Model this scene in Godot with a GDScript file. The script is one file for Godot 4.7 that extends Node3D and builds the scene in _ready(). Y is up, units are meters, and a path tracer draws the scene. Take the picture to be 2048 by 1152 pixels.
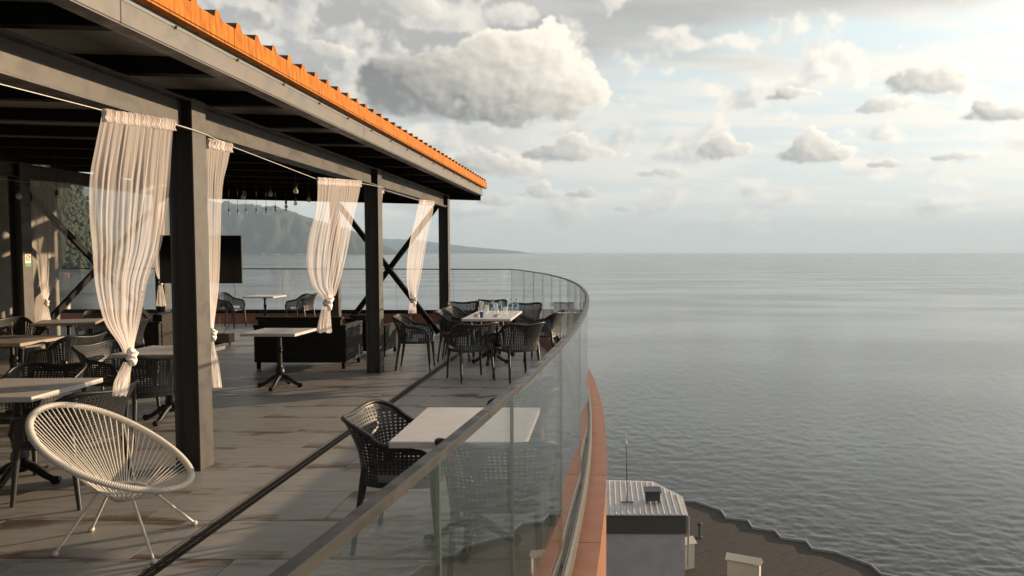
extends Node3D
# Roof terrace above the sea at sunset. x points to the sea, -z along the terrace, y up, metres; the terrace floor is y = 0.

const SEA_Y := -24.0
const RC := Vector2(-37.84, -5.52)      # centre of the curved balustrade (x, z)
const RR := 37.72                       # its radius
const BACK_Z := -18.08
var M := {}
var taken := {}
var rng := RandomNumberGenerator.new()

# ------------------------------------------------------------------ mesh building
class MB:
	var v := PackedVector3Array()
	var n := PackedVector3Array()
	var uv := PackedVector2Array()
	var c := PackedColorArray()
	func tri(a: Vector3, b: Vector3, d: Vector3) -> void:
		var k := (d - a).cross(b - a).normalized()
		v.append(a); v.append(b); v.append(d)
		n.append(k); n.append(k); n.append(k)
		uv.append(Vector2.ZERO); uv.append(Vector2.ZERO); uv.append(Vector2.ZERO)
	func quad(a: Vector3, b: Vector3, d: Vector3, e: Vector3) -> void:
		tri(a, b, d); tri(a, d, e)
	# a quad whose front is the side towards `out`
	func face(a: Vector3, b: Vector3, d: Vector3, e: Vector3, out: Vector3) -> void:
		if (d - a).cross(b - a).dot(out) < 0.0:
			quad(a, e, d, b)
		else:
			quad(a, b, d, e)
	func ftri(a: Vector3, b: Vector3, d: Vector3, out: Vector3) -> void:
		if (d - a).cross(b - a).dot(out) < 0.0:
			tri(a, d, b)
		else:
			tri(a, b, d)
	func stri(a: Vector3, b: Vector3, d: Vector3, na: Vector3, nb: Vector3, nd: Vector3) -> void:
		if (d - a).cross(b - a).dot(na + nb + nd) < 0.0:
			v.append(a); v.append(d); v.append(b)
			n.append(na); n.append(nd); n.append(nb)
		else:
			v.append(a); v.append(b); v.append(d)
			n.append(na); n.append(nb); n.append(nd)
		uv.append(Vector2.ZERO); uv.append(Vector2.ZERO); uv.append(Vector2.ZERO)
	# chamfered box: centre, size, bevel, turned by t
	func box(at: Vector3, size: Vector3, bevel := 0.0, t := Basis()) -> void:
		var h := size / 2.0
		var b := minf(bevel, minf(h.x, minf(h.y, h.z)) * 0.9)
		for ax in 3:
			var p := (ax + 1) % 3
			var q := (ax + 2) % 3
			for s: float in [-1.0, 1.0]:
				var o := Vector3(); o[ax] = s
				var cs := []
				for k: Vector2 in [Vector2(-1, -1), Vector2(1, -1), Vector2(1, 1), Vector2(-1, 1)]:
					var w := Vector3(); w[ax] = s * h[ax]; w[p] = k.x * (h[p] - b); w[q] = k.y * (h[q] - b)
					cs.append(at + t * w)
				face(cs[0], cs[1], cs[2], cs[3], t * o)
		if b <= 0.0:
			return
		for ax in 3:
			var p := (ax + 1) % 3
			var q := (ax + 2) % 3
			for sp: float in [-1.0, 1.0]:
				for sq: float in [-1.0, 1.0]:
					var w := []
					for e: float in [-1.0, 1.0]:
						for k in 2:
							var x := Vector3(); x[ax] = e * (h[ax] - b); x[p] = sp * (h[p] - (b if k == 0 else 0.0)); x[q] = sq * (h[q] - (0.0 if k == 0 else b))
							w.append(at + t * x)
					var o := Vector3(); o[p] = sp; o[q] = sq
					face(w[0], w[1], w[3], w[2], t * o)
		for sx: float in [-1.0, 1.0]:
			for sy: float in [-1.0, 1.0]:
				for sz: float in [-1.0, 1.0]:
					var s := Vector3(sx, sy, sz)
					ftri(at + t * (s * Vector3(h.x, h.y - b, h.z - b)), at + t * (s * Vector3(h.x - b, h.y, h.z - b)), at + t * (s * Vector3(h.x - b, h.y - b, h.z)), t * s)
	# a bar of rectangular section between two points
	func bar(a: Vector3, b: Vector3, w: float, hh: float, bevel := 0.0, up := Vector3.UP) -> void:
		var z := (b - a).normalized()
		var x := up.cross(z).normalized()
		box((a + b) / 2.0, Vector3(w, hh, a.distance_to(b)), bevel, Basis(x, z.cross(x), z))
	# a round tube along points with radii
	func tube(ps: Array, rs: Array, sides := 8, closed := false, flat := 1.0) -> void:
		var m := ps.size()
		var rings := []
		var norms := []
		var side := Vector3.ZERO
		for i in m:
			var a: Vector3 = ps[(i - 1 + m) % m] if closed or i > 0 else ps[i]
			var b: Vector3 = ps[(i + 1) % m] if closed or i < m - 1 else ps[i]
			var d := (b - a).normalized()
			if side == Vector3.ZERO:
				side = d.cross(Vector3.UP if absf(d.y) < 0.9 else Vector3.RIGHT).normalized()
			side = (side - d * side.dot(d)).normalized()
			var other := d.cross(side)
			var ring := []
			var nr := []
			for k in sides:
				var an := TAU * k / sides
				var o := side * cos(an) + other * sin(an) * flat
				ring.append(ps[i] + o * float(rs[i % rs.size()]))
				nr.append(o.normalized())
			rings.append(ring)
			norms.append(nr)
		for i in (m if closed else m - 1):
			var j := (i + 1) % m
			for k in sides:
				var l := (k + 1) % sides
				stri(rings[i][k], rings[i][l], rings[j][l], norms[i][k], norms[i][l], norms[j][l])
				stri(rings[i][k], rings[j][l], rings[j][k], norms[i][k], norms[j][l], norms[j][k])
		if not closed:
			for e: int in [0, m - 1]:
				var o: Vector3 = (ps[0] - ps[1]) if e == 0 else (ps[m - 1] - ps[m - 2])
				for k in sides:
					ftri(ps[e], rings[e][k], rings[e][(k + 1) % sides], o)
	# turned shape round the y axis: profile of (radius, height)
	func lathe(pr: Array, at := Vector3.ZERO, sides := 16) -> void:
		for i in pr.size() - 1:
			var a: Vector2 = pr[i]
			var b: Vector2 = pr[i + 1]
			var d := b - a
			var k := Vector2(d.y, -d.x).normalized()
			if k == Vector2.ZERO:
				continue
			for s in sides:
				var u0 := TAU * s / sides
				var u1 := TAU * (s + 1) / sides
				var e0 := Vector3(cos(u0), 0, sin(u0))
				var e1 := Vector3(cos(u1), 0, sin(u1))
				var up := Vector3.UP
				var n0 := e0 * k.x + up * k.y
				var n1 := e1 * k.x + up * k.y
				var a0 := at + e0 * a.x + up * a.y
				var a1 := at + e1 * a.x + up * a.y
				var b0 := at + e0 * b.x + up * b.y
				var b1 := at + e1 * b.x + up * b.y
				if a.x > 0.0001:
					stri(a0, a1, b1, n0, n1, n1)
				if b.x > 0.0001:
					stri(a0, b1, b0, n0, n1, n0)
	# smooth sheet through rows of points
	func sheet(rows: Array, closed := false, flip := false) -> void:
		var r := rows.size()
		var w: int = rows[0].size()
		var nn := []
		for i in r:
			var line := []
			for j in w:
				var du: Vector3 = rows[i][(j + 1) % w if closed else mini(j + 1, w - 1)] - rows[i][(j - 1 + w) % w if closed else maxi(j - 1, 0)]
				var dv: Vector3 = rows[mini(i + 1, r - 1)][j] - rows[maxi(i - 1, 0)][j]
				var k := du.cross(dv).normalized()
				line.append(-k if flip else k)
			nn.append(line)
		for i in r - 1:
			for j in (w if closed else w - 1):
				var l := (j + 1) % w
				stri(rows[i][j], rows[i][l], rows[i + 1][l], nn[i][j], nn[i][l], nn[i + 1][l])
				stri(rows[i][j], rows[i + 1][l], rows[i + 1][j], nn[i][j], nn[i + 1][l], nn[i + 1][j])
	# plan polygon (x, z) pulled up from y0 to y1
	func prism(poly: PackedVector2Array, y0: float, y1: float) -> void:
		var ids := Geometry2D.triangulate_polygon(poly)
		for i in range(0, ids.size(), 3):
			var t := [poly[ids[i]], poly[ids[i + 1]], poly[ids[i + 2]]]
			ftri(Vector3(t[0].x, y1, t[0].y), Vector3(t[1].x, y1, t[1].y), Vector3(t[2].x, y1, t[2].y), Vector3.UP)
			ftri(Vector3(t[0].x, y0, t[0].y), Vector3(t[1].x, y0, t[1].y), Vector3(t[2].x, y0, t[2].y), Vector3.DOWN)
		var turn := 1.0 if Geometry2D.is_polygon_clockwise(poly) else -1.0
		for i in poly.size():
			var a := poly[i]
			var b := poly[(i + 1) % poly.size()]
			var d := (b - a).orthogonal() * -turn
			face(Vector3(a.x, y0, a.y), Vector3(b.x, y0, b.y), Vector3(b.x, y1, b.y), Vector3(a.x, y1, a.y), Vector3(d.x, 0, d.y))
	func done() -> ArrayMesh:
		var arr := []
		arr.resize(Mesh.ARRAY_MAX)
		arr[Mesh.ARRAY_VERTEX] = v
		arr[Mesh.ARRAY_NORMAL] = n
		arr[Mesh.ARRAY_TEX_UV] = uv
		if c.size() == v.size():
			arr[Mesh.ARRAY_COLOR] = c
		var m := ArrayMesh.new()
		m.add_surface_from_arrays(Mesh.PRIMITIVE_TRIANGLES, arr)
		return m

func lin(r: float, g: float, b: float, a := 1.0) -> Color:
	var k := Color(r, g, b).linear_to_srgb()
	k.a = a
	return k

func mat(key: String, col: Color, rough := 0.6, metal := 0.0, spec := 0.5) -> StandardMaterial3D:
	var m := StandardMaterial3D.new()
	m.resource_name = key
	m.albedo_color = col
	m.roughness = rough
	m.metallic = metal
	m.metallic_specular = spec
	M[key] = m
	return m

func noise(freq: float, octaves := 4, sd := 1, kind := FastNoiseLite.TYPE_SIMPLEX_SMOOTH) -> FastNoiseLite:
	var f := FastNoiseLite.new()
	f.noise_type = kind
	f.seed = sd
	f.frequency = freq
	f.fractal_octaves = octaves
	return f

# repeated colour texture: noise through a ramp of linear greys or colours
func ramp_tex(f: FastNoiseLite, stops: Array, size := 512) -> NoiseTexture2D:
	var g := Gradient.new()
	g.offsets = PackedFloat32Array([])
	g.colors = PackedColorArray([])
	var off := PackedFloat32Array()
	var col := PackedColorArray()
	for s in stops:
		off.append(s[0]); col.append(s[1])
	g.offsets = off
	g.colors = col
	var t := NoiseTexture2D.new()
	t.width = size
	t.height = size
	t.seamless = true
	t.noise = f
	t.color_ramp = g
	return t

func rough_tex(m: StandardMaterial3D, f: FastNoiseLite, lo: float, hi: float, scale: float) -> void:
	m.roughness = 1.0
	m.roughness_texture = ramp_tex(f, [[0.25, Color(lo, lo, lo)], [0.75, Color(hi, hi, hi)]], 256)
	m.roughness_texture_channel = BaseMaterial3D.TEXTURE_CHANNEL_RED
	m.uv1_triplanar = true
	m.uv1_world_triplanar = true
	m.uv1_scale = Vector3.ONE * scale

func colour_tex(m: StandardMaterial3D, f: FastNoiseLite, a: Color, b: Color, scale: float, size := 512) -> void:
	m.albedo_color = Color.WHITE
	m.albedo_texture = ramp_tex(f, [[0.2, a], [0.8, b]], size)
	m.uv1_triplanar = true
	m.uv1_world_triplanar = true
	m.uv1_scale = Vector3.ONE * scale

# ------------------------------------------------------------------ nodes
func numbered(called: String) -> String:
	if not taken.has(called):
		taken[called] = 0
		return called
	taken[called] += 1
	return "%s_%03d" % [called, taken[called]]

func thing(called: String, label: String, category: String, at := Vector3.ZERO, turn := 0.0, group := "") -> Node3D:
	var o := Node3D.new()
	o.name = numbered(called)
	add_child(o)
	o.position = at
	o.rotation.y = turn
	tag(o, label, category, group)
	return o

func tag(o: Node, label: String, category: String, group := "") -> void:
	o.set_meta("label", label)
	o.set_meta("category", category)
	if group:
		o.set_meta("group", group)

func part(called: String, mesh: Mesh, m: Material, parent: Node) -> MeshInstance3D:
	var o := MeshInstance3D.new()
	o.name = called if parent != self else numbered(called)
	o.mesh = mesh
	o.material_override = m
	parent.add_child(o, true)
	return o

func setting(called: String, mesh: Mesh, m: Material, label: String) -> MeshInstance3D:
	var o := part(called, mesh, m, self)
	o.set_meta("kind", "structure")
	o.set_meta("label", label)
	o.set_meta("category", called.replace("_", " "))
	return o

func copy_of(src: Node3D, label: String, at: Vector3, turn: float, group := "") -> Node3D:
	var r: Node3D = src.duplicate()
	var called := String(src.name)
	r.name = numbered(called)
	add_child(r)
	r.position = at
	r.rotation.y = turn
	r.set_meta("label", label)
	if group:
		r.set_meta("group", group)
	return r

func facing(d: Vector2) -> float:
	return atan2(-d.x, -d.y)

func arc_x(z: float, r: float) -> float:
	return RC.x + sqrt(r * r - (z - RC.y) * (z - RC.y))

func arc_p(z: float, r: float, y: float) -> Vector3:
	return Vector3(arc_x(z, r), y, z)

# ------------------------------------------------------------------ camera, sky, sun
func make_camera() -> void:
	var cam := Camera3D.new()
	cam.name = "camera"
	cam.projection = Camera3D.PROJECTION_FRUSTUM
	cam.near = 0.1
	cam.far = 60000.0
	cam.size = 1152.0 / 1450.0 * cam.near
	cam.frustum_offset = Vector2(-181.0 / 1450.0 * cam.near, 0.0)
	cam.position = Vector3(0, 1.78, 0)
	cam.rotation_degrees = Vector3(-2.78, 0, 0.11)
	add_child(cam)
	cam.current = true

const SUN_AZ := 62.0     # degrees to the right of the view along -z
const SUN_EL := 8.4

func make_light() -> void:
	var sun := DirectionalLight3D.new()
	sun.name = "sun"
	sun.light_energy = 1.6
	sun.light_color = Color(1.0, 0.87, 0.71)
	sun.light_angular_distance = 0.6
	sun.shadow_enabled = true
	add_child(sun)
	var to := Vector3(sin(deg_to_rad(SUN_AZ)) * cos(deg_to_rad(SUN_EL)), sin(deg_to_rad(SUN_EL)), -cos(deg_to_rad(SUN_AZ)) * cos(deg_to_rad(SUN_EL)))
	sun.look_at_from_position(to * 50.0, Vector3.ZERO)
	var e := Environment.new()
	e.background_mode = Environment.BG_SKY
	e.tonemap_mode = Environment.TONE_MAPPER_LINEAR
	e.tonemap_exposure = 2.0
	e.sdfgi_enabled = true
	e.ssao_enabled = true
	e.ssil_enabled = true
	e.fog_enabled = true
	e.fog_density = 0.00005
	e.fog_light_color = Color(0.76, 0.88, 1.0)
	var sky := Sky.new()
	var pan := PanoramaSkyMaterial.new()
	pan.panorama = ImageTexture.create_from_image(sky_image())
	sky.sky_material = pan
	e.sky = sky
	var w := WorldEnvironment.new()
	w.name = "world_environment"
	w.environment = e
	add_child(w)

# clouds: azimuth, elevation, half width, half height (degrees), grey of the shaded side, density
const CLOUDS := [
	[-8.9, 12.6, 8.6, 3.5, 0.24, 1.25], [-2.6, 8.2, 4.4, 1.7, 0.44, 0.95], [-8.6, 6.9, 4.2, 1.5, 0.42, 0.9], [9.4, 8.3, 3.0, 1.5, 0.50, 1.0], [16.2, 8.0, 3.3, 1.8, 0.46, 1.05], [14.4, 12.0, 2.3, 0.85, 0.46, 0.95],
	[24.2, 12.4, 3.4, 2.1, 0.50, 0.95], [21.0, 10.8, 2.6, 1.1, 0.52, 0.85], [28.8, 9.9, 3.0, 1.2, 0.50, 1.0], [21.6, 6.6, 1.6, 0.55, 0.55, 0.85], [-1.0, 4.7, 1.7, 0.7, 0.52, 0.9],
	[-4.8, 4.8, 2.3, 0.95, 0.48, 0.9], [1.8, 3.6, 0.9, 0.5, 0.58, 0.9], [-8.0, 4.1, 2.2, 0.85, 0.50, 0.85], [10.7, 2.0, 2.6, 1.0, 0.8, 0.75], [-21.0, 14.6, 2.6, 1.0, 0.5, 0.8], [-14.6, 18.2, 2.4, 1.8, 0.5, 0.8],
	[5.0, 6.4, 2.4, 0.9, 0.55, 0.8], [-19.0, 5.0, 3.0, 0.9, 0.46, 0.8], [26.0, 6.9, 2.0, 0.6, 0.55, 0.8], [32.0, 6.2, 2.2, 0.8, 0.55, 0.85], [-24.5, 9.0, 5.0, 1.9, 0.34, 0.85],
	[40.0, 10.0, 5.0, 1.6, 0.5, 0.85], [-34.0, 11.0, 6.0, 2.2, 0.34, 0.95], [-48.0, 9.0, 7.0, 2.4, 0.34, 0.95], [78.0, 7.0, 6.0, 1.6, 0.5, 0.85], [100.0, 11.0, 8.0, 2.4, 0.42, 0.9], [-70.0, 12.0, 8.0, 2.6, 0.34, 0.9], [-110.0, 9.0, 9.0, 2.5, 0.34, 0.9], [135.0, 9.0, 9.0, 2.5, 0.38, 0.9], [-150.0, 12.0, 9.0, 3.0, 0.34, 0.9],
]
var heaps := []

func make_heaps() -> void:
	rng.seed = 77
	for k in CLOUDS.size():
		var q: Array = CLOUDS[k].duplicate()
		var lobes := []
		if k == 0:
			lobes = [[-0.62, -0.15, 0.5, 0.62], [-0.15, -0.05, 0.55, 0.8], [0.38, 0.12, 0.5, 1.0], [0.52, 0.85, 0.26, 0.55], [0.15, 0.6, 0.3, 0.5], [0.78, -0.1, 0.26, 0.75]]
		else:
			var m := rng.randi_range(4, 6)
			for i in m:
				var x := lerpf(-0.75, 0.7, (i + rng.randf_range(0.2, 0.8)) / m)
				var h := (1.0 - absf(x) * 0.75) * rng.randf_range(0.55, 1.15)
				lobes.append([x, -0.55 + h * 0.55, rng.randf_range(0.24, 0.4), h * 0.75])
			lobes.append([rng.randf_range(-0.2, 0.2), -0.35, 0.85, 0.42])
		q.append(lobes)
		heaps.append(q)

var n_a: FastNoiseLite
var n_b: FastNoiseLite
var n_c: FastNoiseLite
var n_d: FastNoiseLite

func sky_at(az: float, el: float) -> Color:
	# angular nearness to the sun
	var da := wrapf(az - SUN_AZ, -180.0, 180.0)
	var ds := sqrt(da * da * 0.8 + (el - SUN_EL) * (el - SUN_EL) * 1.5)
	var glow := exp(-ds * ds / 800.0)
	var wide := exp(-ds / 55.0)
	# clear air
	var h := clampf(el / 28.0, 0.0, 1.0)
	var lowr := Vector3(0.37, 0.40, 0.405).lerp(Vector3(0.64, 0.595, 0.51), clampf(wide * 1.45, 0.0, 1.0))
	var top := Vector3(0.29, 0.31, 0.32).lerp(Vector3(0.44, 0.565, 0.61), clampf(wide * 1.5, 0.0, 1.0))
	var c := lowr.lerp(top, pow(h, 0.55))
	c += Vector3(0.50, 0.45, 0.37) * glow * 0.45
	# high layers of cloud, seen in perspective
	var ra := deg_to_rad(az)
	var k := 1.0 / (sin(deg_to_rad(el)) + 0.07)
	var x := sin(ra) * k
	var y := -cos(ra) * k
	var s1 := n_a.get_noise_2d(x * 11.0 + 40.0, y * 24.0) * 0.5 + 0.5
	var s2 := n_b.get_noise_2d(x * 30.0, y * 75.0 + 90.0) * 0.5 + 0.5
	var veil := smoothstep(0.40, 0.64, s1 * 0.62 + s2 * 0.42)
	var vc := Vector3(0.47, 0.445, 0.41).lerp(Vector3(0.70, 0.655, 0.575), clampf(wide * 1.2, 0.0, 1.0)) + Vector3(0.5, 0.43, 0.33) * glow * 0.42
	c = c.lerp(vc, veil * 0.75 * smoothstep(0.5, 4.0, el))
	# a grey sheet overhead, its edge coming down to the left
	var edge := el - (14.2 + 0.17 * (az - 4.0)) + (s1 - 0.5) * 7.0
	if absf(az) > 60.0:
		edge = el - (17.0 + 4.0 * sin(ra * 3.0)) + (s1 - 0.5) * 9.0
	var sheet := smoothstep(-2.2, 2.4, edge) * 0.86
	var gc := Vector3(0.285, 0.278, 0.268) * (0.82 + 0.42 * s2) + Vector3(0.30, 0.27, 0.22) * glow
	c = c.lerp(gc, sheet)
	# low grey bank on the left
	var bank := smoothstep(-3.0, -15.0, az) * smoothstep(0.40, 0.60, s1 * 0.6 + s2 * 0.4) * smoothstep(2.5, 6.0, el)
	if az > -90.0:
		c = c.lerp(Vector3(0.265, 0.262, 0.255), bank * 0.8)
	# broken small clouds and streaks between the heaps
	if el < 26.0:
		var sc := 1.0 / (0.35 + el * 0.075)
		var b1 := n_c.get_noise_2d(az * 4.2 + 500.0, el * 9.5 * sqrt(sc) + 40.0)
		var b2 := n_d.get_noise_2d(az * 2.0 + 80.0, el * 6.0)
		var bd := b1 * 0.85 + b2 * 0.6 - 0.02 + 0.14 * smoothstep(-4.0, -16.0, az) - 0.08 * smoothstep(14.0, 30.0, az)
		var ba := smoothstep(0.0, 0.30, bd) * smoothstep(0.8, 2.4, el)
		if ba > 0.0:
			var b3 := n_c.get_noise_2d((az + 1.0) * 4.2 + 500.0, (el + 0.45) * 9.5 * sqrt(sc) + 40.0)
			var bl := clampf(0.42 + (b1 - b3) * 1.3 + (1.0 - smoothstep(0.0, 0.5, bd)) * 0.22, 0.0, 1.0)
			var bdark := Vector3(0.285, 0.29, 0.29).lerp(Vector3(0.45, 0.44, 0.42), clampf(wide * 1.4, 0.0, 1.0))
			var blite := Vector3(0.50, 0.455, 0.405).lerp(Vector3(0.74, 0.69, 0.60), clampf(wide * 1.3, 0.0, 1.0))
			c = c.lerp(bdark.lerp(blite, bl) + Vector3(0.3, 0.26, 0.2) * glow * bl, ba * 0.8)
	# single heaps of cloud: lobes on a flattish base
	for q in heaps:
		var dx: float = wrapf(az - q[0], -180.0, 180.0) / q[2]
		if absf(dx) > 1.6:
			continue
		var dy: float = (el - q[1]) / q[3]
		if dy > 2.1 or dy < -1.7:
			continue
		var size: float = sqrt(q[3])
		var f := 1.0 / size
		var w1: float = n_c.get_noise_2d(az * 13.0 * f, el * 16.0 * f)
		var w2: float = n_d.get_noise_2d(az * 5.0 * f, el * 7.0 * f + 300.0)
		var wx := dx + 0.16 * w2
		var wy := dy + 0.16 * n_d.get_noise_2d(az * 5.0 * f + 90.0, el * 7.0 * f)
		var sum := 0.000001
		var lx := 0.0
		var ly := 0.0
		for l: Array in q[6]:
			var px: float = (wx - l[0]) / l[2]
			var py: float = (wy - l[1]) / l[3]
			var d := 1.0 - px * px - py * py
			var wt := exp(3.5 * maxf(d, -6.0))
			sum += wt
			lx += px * wt
			ly += py * wt
		var best := log(sum) / 3.5
		lx /= sum
		ly /= sum
		var den: float = best + w1 * 0.9 + n_b.get_noise_2d(az * 34.0 * f, el * 44.0 * f) * 0.38 + w2 * 0.45 + (q[5] - 1.0) * 0.5 - 0.6 * smoothstep(-0.35, -1.15, dy + 0.5 * w2)
		var soft := 0.22 + 0.7 * smoothstep(0.3, -0.9, dy) + 0.6 * smoothstep(0.2, -1.0, dx)
		var a: float = smoothstep(0.0, soft, den) * minf(q[5], 1.0)
		if a <= 0.0:
			continue
		var w3: float = n_c.get_noise_2d((az + 0.22 * size) * 13.0 * f, (el + 0.16 * size) * 16.0 * f)
		var lit: float = clampf(0.40 + dx * 0.42 + dy * 0.26 + lx * 0.16 + ly * 0.16 + (w1 - w3) * 0.30 + (1.0 - smoothstep(0.0, 0.7, den)) * 0.34, 0.0, 1.0)
		var g: float = q[4] * 0.56
		var dark := Vector3(g, g * 0.985, g * 0.955)
		var lite := Vector3(0.58, 0.515, 0.44).lerp(Vector3(0.80, 0.74, 0.63), clampf(wide * 1.3, 0.0, 1.0))
		var cc := dark.lerp(lite, lit)
		cc += Vector3(0.30, 0.26, 0.20) * glow * lit
		c = c.lerp(cc, a)
	c *= lerpf(0.78, 1.0, clampf(wide * 1.25, 0.0, 1.0))
	return Color(maxf(c.x, 0.02), maxf(c.y, 0.02), maxf(c.z, 0.02))

func sky_image() -> Image:
	n_a = noise(0.045, 4, 7)
	n_b = noise(0.05, 4, 21)
	n_c = noise(0.045, 5, 33)
	n_d = noise(0.045, 2, 34)
	n_c.fractal_gain = 0.56
	make_heaps()
	var w := 1024
	var im := Image.create(w, w / 2, false, Image.FORMAT_RGBF)
	im.fill(Color(0.25, 0.26, 0.26))
	for j in w / 4:
		var el := 90.0 - (j + 0.5) * 360.0 / w
		for i in w:
			var az := wrapf((i + 0.5) * 360.0 / w, -180.0, 180.0)
			im.set_pixel(i, j, sky_at(az, el))
	im.resize(4096, 2048, Image.INTERPOLATE_CUBIC)
	# the same sky again, finer, where it meets the sea in front
	var s := 4096.0 / 360.0
	for j in range(int((90.0 - 24.0) * s), 1024):
		var el := 90.0 - (j + 0.5) / s
		for i in range(int(-46.0 * s), int(42.0 * s)):
			im.set_pixel((i + 4096) % 4096, j, sky_at((i + 0.5) / s, el))
	return im

# ------------------------------------------------------------------ materials
func tile_texture(sd: int) -> ImageTexture:
	# fired clay slab: greige, faint streaks along its length, rusty and charred fringes along the edges
	var a := noise(0.011, 5, sd)
	var b := noise(0.02, 5, sd + 50)
	var f := noise(0.14, 3, sd + 90)
	rng.seed = sd
	var tone := rng.randf_range(0.29, 0.35)
	var heavy := [rng.randf_range(-0.05, 0.75), rng.randf_range(-0.3, 0.45)]
	var w := 448
	var hgt := 224
	var im := Image.create(w, hgt, false, Image.FORMAT_RGB8)
	for j in hgt:
		for i in w:
			var st := a.get_noise_2d(i * 0.32, j * 2.2)
			var gr := f.get_noise_2d(i * 1.1, j * 3.0)
			var pa := b.get_noise_2d(i * 0.24, j * 1.1 + 200.0)
			var k := tone + 0.045 * st + 0.022 * gr
			var c := Vector3(k * 1.02, k * 0.98, k * 0.915)
			# fringe on each long edge: comes and goes along it, ragged inwards
			for e in 2:
				var run := b.get_noise_2d(i * 0.16 + e * 500.0, 77.0) * 1.1 + float(heavy[e])
				var dist := float(j if e == 0 else hgt - 1 - j) / hgt
				var fr := run + 0.25 - dist * 3.8 + pa * 0.75 + gr * 0.35
				c = c.lerp(Vector3(0.15, 0.088, 0.055), smoothstep(0.0, 0.55, fr) * 0.75)
				c = c.lerp(Vector3(0.06, 0.052, 0.045), smoothstep(0.25, 0.8, fr + gr * 0.5 - 0.15) * 0.65)
			var spot := smoothstep(0.30, 0.6, pa + gr * 0.35)
			c = c.lerp(Vector3(0.17, 0.12, 0.085), spot * 0.5)
			im.set_pixel(i, j, Color(c.x, c.y, c.z).linear_to_srgb())
	return ImageTexture.create_from_image(im)

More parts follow.
